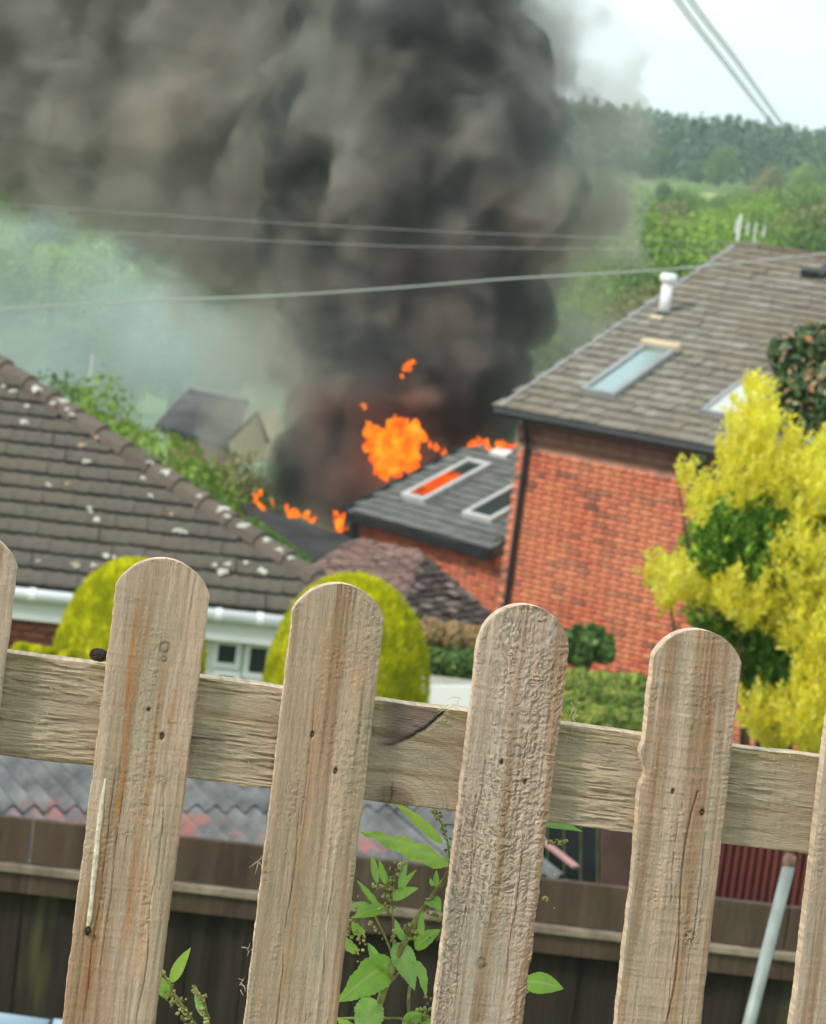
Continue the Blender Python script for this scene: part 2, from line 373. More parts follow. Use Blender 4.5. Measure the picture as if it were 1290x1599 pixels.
Cn = np.stack([cx, cyy, cz], 2).reshape(-1, 3); D = np.stack([np.cos(a_), np.sin(a_), 0 * a_ + .6], 2).reshape(-1, 3)
V, Fq = leafcloud(Cn, D, 1.25, .8)
me = np_mesh('forest', V, Fq, [LM['blue'], LM['deep'], LM['mid']])
mi = np.where(con, 0, rng.choice([1, 1, 2], len(GX)))
me.polygons.foreach_set('material_index', np.repeat(mi, nT).astype(np.int32))
link('forest', me, kind='stuff', label='dark wooded ridge of conifers and broadleaf trees along the skyline')

T = tree_px
for a in [(1128, 233, 400, 74, 'mid', 'broad round green tree at the foot of the wooded hill, right of the smoke'),
          (1095, 250, 410, 50, 'deep', 'narrow dark green tree left of the broad round one below the wooded hill'),
          (1208, 262, 330, 78, 'olive', 'olive-pink rounded tree above the pale field strip'),
          (1258, 258, 380, 60, 'lime', 'light green tree below the dark conifer gap on the right edge'),
          (1290, 262, 370, 50, 'mid', 'green tree cut by the right edge of the photo above the field'),
          (1050, 232, 430, 60, 'deep', 'dark tree at the middle of the wood edge behind the bright field'),
          (1012, 240, 420, 56, 'deep', 'dark green tree at the wood edge just right of the smoke'),
          (985, 228, 430, 56, 'mid', 'green tree half veiled by the right edge of the smoke'),
          (1180, 232, 440, 60, 'deep', 'dark tree behind the olive-pink one on the hill foot'),
          (1230, 240, 450, 52, 'mid', 'soft green tree between two lower trees on the hill foot'),
          (1068, 298, 215, 84, 'mid', 'rounded green bush-like tree standing in the bright field'),
          (1040, 285, 330, 40, 'deep', 'small dark tree at the top corner of the bright field'),
          (1150, 318, 210, 70, 'lime', 'yellow-green tree in front of the pale field'),
          (1215, 295, 260, 60, 'mid', 'green tree crossing the pale field strip'),
          (1250, 335, 190, 80, 'olive', 'olive tree behind the aerial on the roof ridge'),
          (1290, 310, 210, 80, 'olive', 'olive tree at the right edge above the roof ridge'),
          (1110, 345, 150, 100, 'olive', 'olive green tree left of the white aerial'),
          (1000, 352, 160, 80, 'lime', 'lime tree right beside the smoke below the bright field'),
          (960, 372, 150, 80, 'mid', 'green tree at the smoke edge below the bright field'),
          (1055, 372, 120, 110, 'lime', 'bright lime tree above the white flue pipe'),
          (1140, 385, 120, 90, 'lime', 'lime tree just behind the ridge end of the brick house'),
          (905, 395, 110, 90, 'lime', 'yellow-green tree showing through thin smoke'),
          (985, 408, 100, 120, 'mid', 'mid green tree left of the flue pipe'),
          (930, 440, 85, 110, 'lime', 'lime tree touching the roof verge by the smoke'),
          (1010, 470, 80, 90, 'olive', 'olive tree peeping over the verge below the flue'),
          (890, 480, 80, 90, 'mid', 'green tree behind the lower smoke edge at right'),
          (1200, 355, 140, 80, 'mid', 'green tree right behind the aerial mast'),
          (1275, 352, 130, 90, 'mid', 'green tree over the far right of the ridge')]:
    T(*a)
for a in [(40, 285, 150, 150, 'deep', 'hazy blue-green tree at the far left below the smoke'),
          (-20, 330, 120, 160, 'mid', 'hazy green tree cut by the left edge'),
          (150, 345, 130, 150, 'deep', 'hazy tree under the lower smoke edge left of centre'),
          (90, 380, 105, 130, 'lime', 'pale yellow-green tree in the haze at left'),
          (245, 405, 100, 130, 'lime', 'lime tree behind the thick overhead cable'),
          (20, 430, 95, 140, 'mid', 'green hazy tree above the bungalow hip'),
          (175, 440, 90, 120, 'mid', 'dull green tree left of the lime one in the haze'),
          (330, 430, 100, 120, 'deep', 'blue-green tree in the haze left of the smoke column'),
          (400, 450, 95, 100, 'mid', 'tree dimmed by the left flank of the smoke column'),
          (110, 500, 80, 150, 'deep', 'dark hazy tree behind the white pole'),
          (280, 500, 82, 150, 'deep', 'dark hazy tree behind the small grey-roofed house'),
          (30, 520, 75, 130, 'mid', 'green tree just over the hip of the dark tiled roof'),
          (200, 520, 78, 120, 'deep', 'dark tree between the white pole and the grey-roofed house'),
          (350, 520, 85, 110, 'deep', 'dark tree above the ridge of the small grey-roofed house'),]:
    T(*a)
for a in [(165, 615, 46, 90, 'lime', 'yellow-green garden tree right of the white pole'),
          (215, 668, 42, 90, 'lime', 'bright lime garden tree just above the bungalow hip'),
          (275, 700, 40, 90, 'lime', 'lime shrub in front of the small grey-roofed house'),
          (300, 740, 38, 80, 'deep', 'dark green shrub behind the lichened hip'),
          (120, 600, 50, 70, 'mid', 'hazy tree left of the white pole'), (335, 752, 42, 70, 'mid', 'low green shrub between the bungalow hip and the smoke'), (372, 728, 47, 60, 'olive', 'olive shrub below the cream gable of the far house'), (412, 742, 50, 60, 'deep', 'dark green shrub at the left foot of the smoke column'),]:
    T(*a, group='garden trees beyond the bungalow')
# random filling of the valley behind
for i in range(90):
    y = rng.uniform(85, 335); x = rng.uniform(-.19, .19) * y
    px, py, _ = proj((x, y, float(gz(x, y)) + 4))
    if 480 < px < 860 or (970 < px < 1070 and y > 215): continue
    k = ['mid', 'lime', 'lime', 'olive'][int(rng.integers(4))]
    s_ = rng.uniform(3.6, 7.5); top_y = proj((x, y, float(gz(x, y)) + s_))[1]
    if px > 860 and top_y < 325: continue
    tree(x, y, s_, s_ * rng.uniform(.85, 1.1), k, {'mid': 'green', 'deep': 'dark green', 'lime': 'lime green', 'olive': 'olive green'}[k] + (' field tree beyond the brick house roof' if px > 1000 else ' field tree between the smoke and the brick house roof' if px > 700 else ' hazy tree in the valley left of the smoke') + (', far up the valley' if y > 220 else ', in the middle distance' if y > 150 else ', close behind the gardens'), 'valley trees behind the houses')

k = 0
while k < 70:                                  # the bushy belt below the wooded hill
    y = rng.uniform(120, 330); x = y * rng.uniform(.06, .20); s_ = rng.uniform(4, 8); z_ = float(gz(x, y))
    px, py, _ = proj((x, y, z_ + s_ * .95))
    if not (300 < py < 470 and 880 < px < 1330): continue
    if 985 < px < 1045 and y > 215: continue
    kk = ['lime', 'lime', 'olive', 'mid'][int(rng.integers(4))]; k += 1
    tree(x, y, s_ * rng.uniform(1.0, 1.4), s_, kk, {'mid': 'green', 'lime': 'lime green', 'olive': 'olive green'}[kk] + ' tree in the bushy belt ' + ('right of the aerial' if px > 1190 else 'above the flue pipe' if px > 1010 else 'at the edge of the smoke') + (', by the fields' if py < 345 else ', lower down'), 'trees of the bushy belt below the wooded hill')
# ---------------------------------------------------------------- houses: tiles and bricks in pieces
def place(parent, name, me, mats4, limit=300, rest='', vis=None, maxpx=None):
    """mats4: world matrices (n,4,4). The largest in view become objects, the rest one joined part."""
    A = np.array(mats4); pos = A[:, :3, 3]
    d = pos @ FW; px = 645 + F * (pos @ RT) / d; py = 799.5 - F * (pos @ UP) / d
    inn = (px > -30) & (px < 1320) & (py > -30) & (py < 1629)
    if vis is not None: inn &= np.array([bool(vis(a, b)) for a, b in zip(px, py)])
    order = np.lexsort((d, ~inn))
    sel = order[:limit]; rst = order[limit:]
    sel = [i for i in sel if inn[i]] ; rst = [i for i in order if i not in set(sel)]
    off = Matrix.Translation(-parent_loc(parent))
    for i in sel:
        o = bpy.data.objects.new(name, me); C.objects.link(o); o.parent = parent
        o.matrix_local = off @ Matrix(A[i].tolist())
    if rst:
        V0 = np.array([v.co[:] for v in me.vertices]); F0 = np.array([list(p.vertices) for p in me.polygons])
        B = A[rst]; V = np.einsum('nij,vj->nvi', B[:, :3, :3], V0) + B[:, None, :3, 3]
        V = V.reshape(-1, 3) - np.array(parent_loc(parent))
        Fq = (F0[None] + (np.arange(len(rst)) * len(V0))[:, None, None]).reshape(-1, F0.shape[1])
        rm = np_mesh(name, V, Fq, list(me.materials)); rm.polygons.foreach_set('material_index', np.tile([p.material_index for p in me.polygons], len(rst)).astype(np.int32)); link(rest or name + 's', rm, parent, kind='stuff')
def frame(o, a, b, c):
    Mx = np.eye(4); Mx[:3, 0] = a; Mx[:3, 1] = b; Mx[:3, 2] = c; Mx[:3, 3] = o; return Mx
def tile_mesh(w_, l_, th, mat, profile='flat', butt='butt'):
    # local: x along eaves, y up the slope, z off the roof; the lower edge stands proud
    n = {'flat': 1, 'roll': 8}[profile]
    xs_ = np.linspace(-w_ / 2 + .001, w_ / 2 - .001, n + 1)
    zx = np.zeros(n + 1) if n == 1 else .010 * np.maximum(0, np.cos((xs_ / w_ * 2) * 2 * math.pi)) 
    V = []; 
    for y_, z_ in ((0, th), (l_, .004)):
        for x_, q in zip(xs_, zx): V.append((x_, y_, z_ + q))
    for x_ in xs_: V.append((x_, 0, -.012))
    k = n + 1
    Fs = [[i, i + 1, k + i + 1, k + i] for i in range(n)] + [[2 * k + i, 2 * k + i + 1, i + 1, i] for i in range(n)]
    Fs += [[0, k, 2 * k, 2 * k][:3] + [0]] if False else []
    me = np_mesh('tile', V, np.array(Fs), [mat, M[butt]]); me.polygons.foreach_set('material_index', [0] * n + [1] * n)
    return me
def inpoly(x, y, poly):
    r_ = False; j = len(poly) - 1
    for i in range(len(poly)):
        xi, yi = poly[i]; xj, yj = poly[j]
        if (yi > y) != (yj > y) and x < (xj - xi) * (y - yi) / (yj - yi) + xi: r_ = not r_
        j = i
    return r_
def tile_roof(parent, O, U, Vd, poly, w_, gauge, me, name='tile', limit=300, jitter=.006, vis=None, rest=''):
    """O eave corner, U along the eaves, Vd up the slope, poly in (u,v) metres"""
    U = unit(U); Vd = unit(Vd); N = unit(np.cross(U, Vd)); N = N if N[2] > 0 else -N
    us = [p[0] for p in poly]; vs_ = [p[1] for p in poly]; mats = []
    k = 0; v = min(vs_)
    while v < max(vs_):
        u = min(us) + (w_ / 2 if k % 2 else 0)
        while u < max(us):
            if inpoly(u, v + gauge * .5, poly):
                j = rng.normal(0, jitter, 3); a = rng.normal(0, .012)
                Uu = U * math.cos(a) + Vd * math.sin(a); Vv = np.cross(N, Uu)
                tilt = rng.normal(0, .012); Nn = unit(N + Vv * tilt)
                mats.append(frame(O + U * (u + j[0]) + Vd * (v + j[1]) + N * (.012 + abs(j[2])), Uu, Vv, Nn))
            u += w_
        v += gauge; k += 1
    place(parent, name, me, mats, limit, rest or 'tiles_beyond', vis)
def brick_mesh(l_, h_, d_, mat):
    b = MB().box((-l_ / 2, -d_, -h_ / 2), (l_, 0, 0), (0, d_, 0), (0, 0, h_))
    me = np_mesh('brick', b.v, np.array(b.f), mat); return me
def brick_wall(parent, O, U, length, height, bm, bl=.225, ch=.075, flemish=None, limit=300, vis=None, skip=None, bh=None, rest='bricks_beyond'):
    """O lower corner on the outer face; bricks proud of the mortar behind"""
    U = unit(U); N = np.cross(U, (0, 0, 1.)); 
    if N @ O > 0: N = -N                      # towards the camera
    ms, mh = [], []
    rows = int(height / ch)
    for k in range(rows):
        z = (k + .5) * ch
        if flemish:
            u = -.0 + (0 if k % 2 else -.17); i = 0
            while u < length:
                l_ = bl if i % 2 == 0 else bl / 2
                c_ = u + l_ / 2
                if 0 < c_ < length and not (skip and skip(c_, z)):
                    (ms if i % 2 == 0 else mh).append(frame(O + U * c_ + np.array([0, 0, z]) + N * (.008 + rng.uniform(-.002, .003)), U, -N, (0, 0, 1)))
                u += l_; i += 1
        else:
            u = (k % 2) * bl / 2
            while u < length:
                if not (skip and skip(u, z)): ms.append(frame(O + U * u + np.array([0, 0, z]) + N * (.008 + rng.uniform(-.002, .003)), U, -N, (0, 0, 1)))
                u += bl
    return ms, mh
def mirror_fix(ms):                           # keep matrices right-handed (U, -N, Z)
    out = []
    for A in ms:
        A = A.copy()
        if np.linalg.det(A[:3, :3]) < 0: A[:3, 0] *= -1
        out.append(A)
    return out

# ================================================================ right brick house
E = P(780, 638, 36); Vr = yawdir(E, 1110, 700); U = unit(Vr); S, W = rise(E, Vr, 1150, 385); SL = np.linalg.norm(S); Sd = S / SL
RN = unit(np.cross(U, Sd)); RN = RN if RN[2] > 0 else -RN
zg = -9.2; LEN = 11.0
H = empty('brick_house', (E[0], E[1], zg), 'two-storey orange-red brick house with grey tiled roof and white flue, right of the fire', 'house')
wallO = E + U * .22 + W * .30; wallO[2] = zg
top = E[2] - .12
MB().box(wallO + W * .008, U * (LEN - .4), W * 9.2, (0, 0, top - zg)).build('wall', M['mortar'], H)
# gable end above the wall
bs = brick_mesh(.215, .065, .03, M['brick_r']); bh_ = brick_mesh(.1025, .065, .03, M['brick_r'])
vz = -8.0
def vis_r(px, py): return 765 < px < 1075 and 650 < py < 1045 and (py < 960 or px > 890 or px < 760)
O2 = wallO.copy(); O2[2] = top - .33 - .075 * 62
a, b = brick_wall(H, O2, U, 6.2, .075 * 62, None, flemish=True)
place(H, 'brick', bs, mirror_fix(a), 200, 'bricks_beyond', vis_r)
place(H, 'brick', bh_, mirror_fix(b), 100, 'header_bricks_beyond', vis_r)
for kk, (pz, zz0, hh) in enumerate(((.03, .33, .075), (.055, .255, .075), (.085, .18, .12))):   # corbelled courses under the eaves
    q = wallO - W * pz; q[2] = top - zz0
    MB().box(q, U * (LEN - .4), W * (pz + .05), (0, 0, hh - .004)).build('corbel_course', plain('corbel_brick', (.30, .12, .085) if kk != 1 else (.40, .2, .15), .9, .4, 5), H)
# left end wall in brick (a sliver)
# roof
MB().slab([E, E + U * LEN, E + U * LEN + S, E + S], -RN * .05).build('roof', M['black'], H)
back = W * (np.linalg.norm([S[0], S[1]])); bz = np.array([0, 0, -S[2]])
MB().slab([E + S, E + U * LEN + S, E + U * LEN + S + back + bz, E + S + back + bz], -np.array([0, 0, .05])).build('rear_roof', M['tile_r'], H)
MB().add([wallO * [1, 1, 0] + [0, 0, top - .05] + W * .0, wallO * [1, 1, 0] + [0, 0, top - .05] + W * 13.6, wallO * [1, 1, 0] + W * 6.9 + [0, 0, E[2] + S[2] - .2]], [[0, 1, 2]]).build('gable', M['brick_r'], H)
gau = SL / 27
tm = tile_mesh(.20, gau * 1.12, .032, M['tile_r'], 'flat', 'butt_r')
tile_roof(H, E - RN * 0, U, Sd, [(-.02, 0), (LEN, 0), (LEN, SL - .05), (-.02, SL - .05)], .205, gau, tm,
          vis=lambda px, py: px < 1290 and not (px > 1120 and py > 600) and not (px > 1195 and py > 510), rest='tiles_beyond')
# ridge tiles
rt = MB().tube([np.zeros(3), np.array([.42, 0, 0])], .12, 10)
rme = np_mesh('ridge_tile', [(v[0], v[1], v[2] * .8) for v in rt.v], rt.f, M['hip'])
for i in range(22):
    o = link('ridge_tile', rme, H); p = E + S + U * (.0 + i * .44) + np.array([0, 0, .0 + rng.uniform(-.008, .008)]) - np.array(parent_loc(H))
    o.location = p; o.rotation_euler.z = math.atan2(U[1], U[0])
# verge trim
MB().box(E - U * .03 + RN * .0, U * .05, S, RN * .05).build('verge_trim', M['lead'], H)
# gutter + downpipe
gp = [E - W * .03 + U * s_ + np.array([0, 0, -.045]) for s_ in (-.05, LEN)]
MB().tube(gp, .062, 10).build('gutter', M['black'], H)
dp = wallO - W * .07 + U * .12
dp0 = P(817, 672, 36.0)
q = wallO + U * .18 - W * .08
MB().tube([E + U * .42 + np.array([0, 0, -.07]), (q[0], q[1], top - .32), (q[0], q[1], zg)], .042, 10).build('downpipe', M['black'], H)
# skylights
def skylight(parent, O, U_, S_, N_, w_, l_, name='skylight', glass='skyglass', cover=None, fr=.09, fm='lead', th=.09):
    f = MB(); n = N_ * th
    for (o_, a_, b_) in ((O, U_ * w_, S_ * fr), (O + S_ * (l_ - fr), U_ * w_, S_ * fr), (O + S_ * fr, U_ * fr, S_ * (l_ - 2 * fr)), (O + S_ * fr + U_ * (w_ - fr), U_ * fr, S_ * (l_ - 2 * fr))):
        f.box(o_, a_, b_, n)
    fo = f.build(name, M[fm], parent)
    MB().box(O + U_ * fr + S_ * fr, U_ * (w_ - 2 * fr), S_ * (l_ - 2 * fr), N_ * (th - .03)).build('pane', M[glass], fo)
    if cover is not None:
        MB().box(O + S_ * (l_ - .05) - U_ * .03 + n * .3, U_ * (w_ + .06), S_ * .13, N_ * (th + .02)).build('hood', M[cover], fo)
    return fo
def rp(px, py): return on_plane(px, py, E, RN)
p0 = rp(905, 618); 
skylight(H, p0 + RN * .03, U, Sd, RN, .55, 2.0, cover='cream', fr=.085)
p0 = rp(1092, 652)
skylight(H, p0 + RN * .03, U, Sd, RN, .6, 1.25, glass='alu', fr=.07)
# flue
fb = rp(1036, 492)
fl = MB().tube([fb, fb + np.array([0, 0, .50])], .085, 16).build('flue_pipe', M['white'], H, True)
MB().tube([fb + np.array([0, 0, .50]), fb + np.array([0, 0, .52]), fb + np.array([0, 0, .61]), fb + np.array([0, 0, .64])], [.10, .135, .135, .10], 16).build('cap', M['white'], fl, True)
MB().tube([fb - [0, 0, .1], fb + np.array([0, 0, .05])], [.13, .1], 12).build('collar', M['black'], fl, True)
fb2 = rp(1022, 503)
MB().box(fb2 - U * .1 + RN * .04, U * .2, Sd * .12, RN * .03).build('flashing', M['cream'], H)
# roof vent
vb = rp(1250, 437); MB().box(vb + RN * .03, U * .28, Sd * .10, RN * .14).box(vb + RN * .05 + U * .2, U * .16, Sd * .62, RN * .09).build('vent', M['black'], H)
# aerial
ab = E + S + U * .0
ae = empty('aerial', ab, 'white television aerial with upright prongs on the left end of the house ridge', 'aerial')
MB().tube([ab - [0, 0, .05], ab + np.array([0, 0, .52])], .022, 8).build('mast', M['white'], ae)
MB().tube([ab + np.array([0, 0, .32]) - U * .08, ab + np.array([0, 0, .30]) + U * .42 + W * .2], .012, 6).build('boom', M['lead'], ae)
for s_, h0, h1 in ((-.06, .22, .45), (.13, .2, .42), (.25, .08, .42), (.38, .22, .4)):
    q = ab + U * s_ + W * max(0, s_) * .4
    MB().tube([q + np.array([0, 0, h0]), q + np.array([0, 0, h1])], .013, 6).build('element', M['white'], ae)

# ================================================================ burning building
Eb = P(540, 797, 41); Vb = yawdir(Eb, 762, 858); Ub = unit(Vb); Sb, Wb = rise(Eb, Vb, 720, 702); SLb = np.linalg.norm(Sb); Sbd = Sb / SLb
NB = unit(np.cross(Ub, Sbd)); NB = NB if NB[2] > 0 else -NB
B = empty('burning_house', (Eb[0], Eb[1], -9.6), 'low brick extension with dark slate roof and two skylights, flames behind it', 'house')
Lb = np.linalg.norm(Vb) + .05
def bp_(px, py): return on_plane(px, py, Eb, NB)
tr_ = bp_(830, 700); br_ = bp_(840, 800)
poly3 = [Eb, Eb + Ub * Lb, br_, tr_, Eb + Sb]
MB().slab(poly3, -NB * .12).build('roof', M['tile_b'], B)
poly2 = [((p - Eb) @ Ub, (p - Eb) @ Sbd) for p in poly3]
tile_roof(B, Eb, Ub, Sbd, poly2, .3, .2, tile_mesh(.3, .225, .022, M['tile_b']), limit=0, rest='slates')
wb = Eb + Ub * .14 + Wb * .25; wb[2] = -9.6
MB().box(wb + Wb * .01, Ub * (Lb - .1), Wb * 3.0, (0, 0, Eb[2] - .12 + 9.6)).build('wall', M['mortar'], B)
a, b = brick_wall(B, np.array([wb[0], wb[1], Eb[2] - .14 - .075 * 26]), Ub, Lb + .3, .075 * 26, None, flemish=True)
place(B, 'brick', bs, mirror_fix(a), 0, 'bricks'); place(B, 'brick', bh_, mirror_fix(b), 0, 'header_bricks')
MB().box(Eb - Wb * .06 - Ub * .05 - [0, 0, .15], Ub * (Lb + .08), Wb * .10, (0, 0, .14)).build('gutter', M['black'], B)
MB().tube([wb * [1, 1, 0] - Ub * .02 - Wb * .12 + [0, 0, Eb[2] - .08], wb * [1, 1, 0] - Ub * .02 - Wb * .12 + [0, 0, -9]], .06, 8).build('downpipe', M['black'], B)
MB().box(Eb - Ub * .05 - NB * .1, Ub * .07, Sb, NB * .14).build('verge_trim', M['black'], B)
sk = skylight(B, bp_(627, 781) + NB * .03, Ub, Sbd, NB, .52, 1.62, glass='glass', fr=.09, fm='alu')
skylight(B, bp_(722, 810) + NB * .03, Ub, Sbd, NB, .62, 1.3, glass='glass', fr=.09, fm='alu')
q0 = bp_(765, 712); MB().box(q0 + NB * .02, Ub * .35, Sbd * .2, NB * .06).build('white_flashing', M['white'], B)

# ================================================================ clay-tiled garage
Aq = P(655, 868, 31.5); Bq = P(556, 848, 32.2); Cq = P(606, 985, 29.3); Dq = P(772, 972, 31.0)
nA = unit(np.cross(Aq - Bq, Cq - Bq)); nA = nA if nA[2] > 0 else -nA
Lq = on_plane(440, 925, Bq, nA)
G = empty('garage', (Cq[0], Cq[1], -9.0), 'small garage with brown plain-tiled hipped roof, half hidden behind the right golden conifer', 'garage')
def face(parent, pts, me, w_, gauge, rest, base):
    pts = [np.asarray(p) for p in pts]; n = unit(np.cross(pts[1] - pts[0], pts[2] - pts[0])); n = n if n[2] > 0 else -n
    u_ = unit(np.cross(n, (0, 0, 1.))); v_ = np.cross(n, u_); 
    if v_[2] < 0: v_ = -v_; 
    u_ = np.cross(v_, n)
    O = min(pts, key=lambda p: p[2])
    MB().slab([p - n * .01 for p in pts], -n * .08).build(base[0], base[1], parent)
    tile_roof(parent, O, u_, v_, [((p - O) @ u_, (p - O) @ v_) for p in pts], w_, gauge, me, limit=0, rest=rest, jitter=.012)
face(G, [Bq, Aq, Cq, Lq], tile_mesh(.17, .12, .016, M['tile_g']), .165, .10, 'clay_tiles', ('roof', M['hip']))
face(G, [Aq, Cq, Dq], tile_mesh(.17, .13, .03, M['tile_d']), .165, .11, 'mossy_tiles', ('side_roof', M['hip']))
for (a_1, b_1) in ((Aq, Cq), (Bq, Aq), (Bq, Lq), (Aq, Dq)):
    k = int(np.linalg.norm(b_1 - a_1) / .3)
    for i in range(k):
        p_, q_ = a_1 + (b_1 - a_1) * i / k, a_1 + (b_1 - a_1) * (i + .96) / k
        MB().tube([p_ + [0, 0, -.02], q_ + [0, 0, .01]], .075, 7).build('hip_tile', M['tile_g'] if (a_1 is not Aq or b_1 is Cq) else M['tile_d'], G)
low = [p * [1, 1, 0] for p in (Lq, Cq, Dq)]
MB().add([low[0] + [0, 0, Lq[2] - .08], low[1] + [0, 0, Cq[2] - .08], low[1] + [0, 0, -9], low[0] + [0, 0, -9], low[2] + [0, 0, Dq[2] - .08], low[2] + [0, 0, -9]],
         [[0, 1, 2, 3], [1, 4, 5, 2]]).build('wall', M['brick_l'], G)

# ================================================================ charred shed left of the burning house
c4 = [P(378, 786, 40.5), P(545, 838, 39.5), P(556, 880, 37.5), P(420, 868, 37.5)]
CS = empty('charred_shed', (c4[3][0], c4[3][1], -9.5), 'low dark roof with small flames along its top edge, left of the slate roof', 'shed')
MB().slab(c4, np.array([0, 0, -.12])).build('roof', M['char'], CS)
MB().slab([c4[3] + [0, .05, -.12], c4[2] + [0, .05, -.12], c4[1] + [0, -.05, -.12], c4[0] + [0, -.05, -.12]], np.array([0, 0, -1.8])).build('wall', M['mortar'], CS)

# ================================================================ bungalow
EL = P(30, 917, 24); VB = yawdir(EL, 450, 962); UB = unit(VB); WB = np.array([-UB[1], UB[0], 0])
FT = EL + UB * 3.37; HP = (WB - UB); RZ = 1.5647 / 3.988
Nf = unit(np.cross(UB, WB + [0, 0, RZ])); Sf = unit(WB + np.array([0, 0, RZ])); kS = math.sqrt(1 + RZ * RZ)
RUN = 5.6; LF = 8.0
BN = empty('bungalow', (FT[0], FT[1], -7.2), 'red brick bungalow with dark lichen-spotted hipped roof, white fascia and gutter, at left', 'bungalow')
ap = FT + HP * RUN + [0, 0, RZ * RUN]; apl = FT - UB * (LF + 4) + HP * 0 + WB * RUN + [0, 0, RZ * RUN]
fl_ = FT - UB * (LF + 4)
MB().slab([fl_, FT, ap, apl], -Nf * .05).build('roof', M['tile_l'], BN)
MB().slab([FT + WB * .3 - UB * .3 - [0, 0, .1], ap - [0, 0, .1], ap * [1, 1, 0] + [0, 0, -7.2], (FT + WB * .3 - UB * .3) * [1, 1, 0] + [0, 0, -7.2]], np.array([-.1, -.1, 0])).build('end_wall', M['brick_l'], BN)
MB().slab([apl, ap, ap - UB * 3 + WB * RUN - [0, 0, RZ * RUN], fl_ + WB * 2 * RUN], np.array([0, 0, -.05])).build('rear_roof', M['tile_l'], BN)
gB = 4.283 / 14.4
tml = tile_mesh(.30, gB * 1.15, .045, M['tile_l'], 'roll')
tile_roof(BN, fl_, UB, Sf, [(0, 0), (LF + 4, 0), (LF + 4 - RUN, RUN * kS), (0, RUN * kS)], .30, gB, tml, jitter=.004,
          vis=lambda px, py: px < 560 and not (90 < px < 340 and py > 885 and px < 330) and px > -20)
# hip tiles with lichen
hn = int(RUN * math.sqrt(2 + RZ * RZ) / .40); hd = (HP * RUN + [0, 0, RZ * RUN]) / hn
for i in range(hn):
    a_ = FT + hd * i; b_ = FT + hd * (i + 1.04)
    MB().tube([a_ + [0, 0, .035], b_ + [0, 0, .015]], [.125, .11], 10).build('hip_tile', M['hip'], BN)
def blob(r_, seed, th=.012):
    g = np.random.default_rng(seed); k = 14; an = np.linspace(0, 2 * math.pi, k, endpoint=False)
    rr = r_ * (1 + .6 * (g.random(k) - .5) * 2); V = [(0, 0, th)] + [(rr[i] * .6 * math.cos(a), rr[i] * .6 * math.sin(a), th * .8) for i, a in enumerate(an)] + [(rr[i] * math.cos(a), rr[i] * math.sin(a), -.004) for i, a in enumerate(an)]
    Fs = [[0, 1 + i, 1 + (i + 1) % k] for i in range(k)] + [[1 + i, 1 + k + i, 1 + k + (i + 1) % k, 1 + (i + 1) % k] for i in range(k)]
    return V, Fs
lich = [(59, 618, 9), (98, 637, 8), (104, 650, 5), (258, 748, 10), (314, 784, 8), (345, 805, 10), (354, 818, 6), (380, 832, 9), (415, 855, 8), (440, 871, 8), (453, 882, 5), (6, 604, 4), (22, 612, 6), (135, 722, 6), (38, 660, 6), (42, 635, 4), (112, 658, 5),
        (280, 830, 9), (410, 893, 8), (348, 893, 9), (358, 882, 6), (234, 732, 6), (120, 884, 7), (147, 884, 6), (152, 812, 6), (142, 800, 4), (235, 775, 5), (75, 758, 5), (140, 794, 4), (165, 868, 7), (178, 872, 5), (335, 883, 5), (224, 748, 4), (60, 878, 4), (385, 880, 4), (83, 640, 4)]
for i, (px, py, rp_) in enumerate(lich):
    hipd = 0
    q = on_plane(px, py, EL + Nf * .05, Nf)
    sh = (q - FT) @ UB / -1.0 - (q - FT) @ WB
    lift = .0 + (.085 if abs(sh) < .28 else .012)
    V, Fs = blob(rp_ * q @ FW / F * (1.0), i); V = np.array(V)
    ax = np.stack([UB, Sf, Nf], 0); Vw = V @ ax + q + Nf * lift
    MB().add(Vw, Fs).build('lichen_patch', M['lichen'], BN)
for i, (px, py, rp_) in enumerate([(128, 697, 8), (105, 758, 5), (268, 805, 6), (120, 882, 6), (150, 685, 7), (135, 668, 6)]):
    q = on_plane(px, py, EL + Nf * .05, Nf); V, Fs = blob(rp_ * 24 / F, 77 + i); MB().add(np.array(V) @ np.stack([UB, Sf, Nf], 0) + q + Nf * .02, Fs).build('lichen_patch', M['lichen_o'], BN, label='orange-brown lichen patch')
# gutter, fascia, soffit
MB().tube([fl_ - WB * .05 + [0, 0, -.05], FT - WB * .05 + [0, 0, -.05]], .06, 12).build('gutter', M['white'], BN, True)
MB().box(fl_ + WB * .02 - [0, 0, .27], UB * (LF + 4), WB * .02, (0, 0, .20)).build('fascia', M['fascia'], BN)
MB().box(fl_ - WB * .0 - [0, 0, .30], UB * (LF + 4), WB * .3, (0, 0, .028)).build('soffit', M['white'], BN)
MB().box(fl_ - WB * .012 - [0, 0, .30], UB * (LF + 4), WB * .03, (0, 0, .07)).build('fascia_trim', M['white'], BN)
for px in (51, 345, 410):
    q = on_plane(px, 930, EL, WB); u_ = (q - EL) @ UB; c_ = EL + UB * u_ - WB * .05 + [0, 0, -.05]
    MB().tube([c_ - UB * .03, c_ + UB * .03], .068, 12).build('gutter_bracket', M['white'], BN)
wz = EL[2] - .30; wl = EL + WB * .22
def wp(px, py): return on_plane(px, py, wl, WB)
w0 = wp(330, 1000); w1 = wp(455, 1000); wu0 = (w0 - wl) @ UB; wu1 = (w1 - wl) @ UB
zt_ = wz; zb_ = -7.0
MB().box(wl - UB * 6 + WB * .01 + [0, 0, -7.2 - EL[2]], UB * 9.2, WB * .3, (0, 0, wz + 7.2)).build('wall', M['mortar_l'], BN)
bl_m = brick_mesh(.214, .064, .03, M['brick_l'])
O_ = wl - UB * 6; O_ = np.array([O_[0], O_[1], wz - .075 * 28])
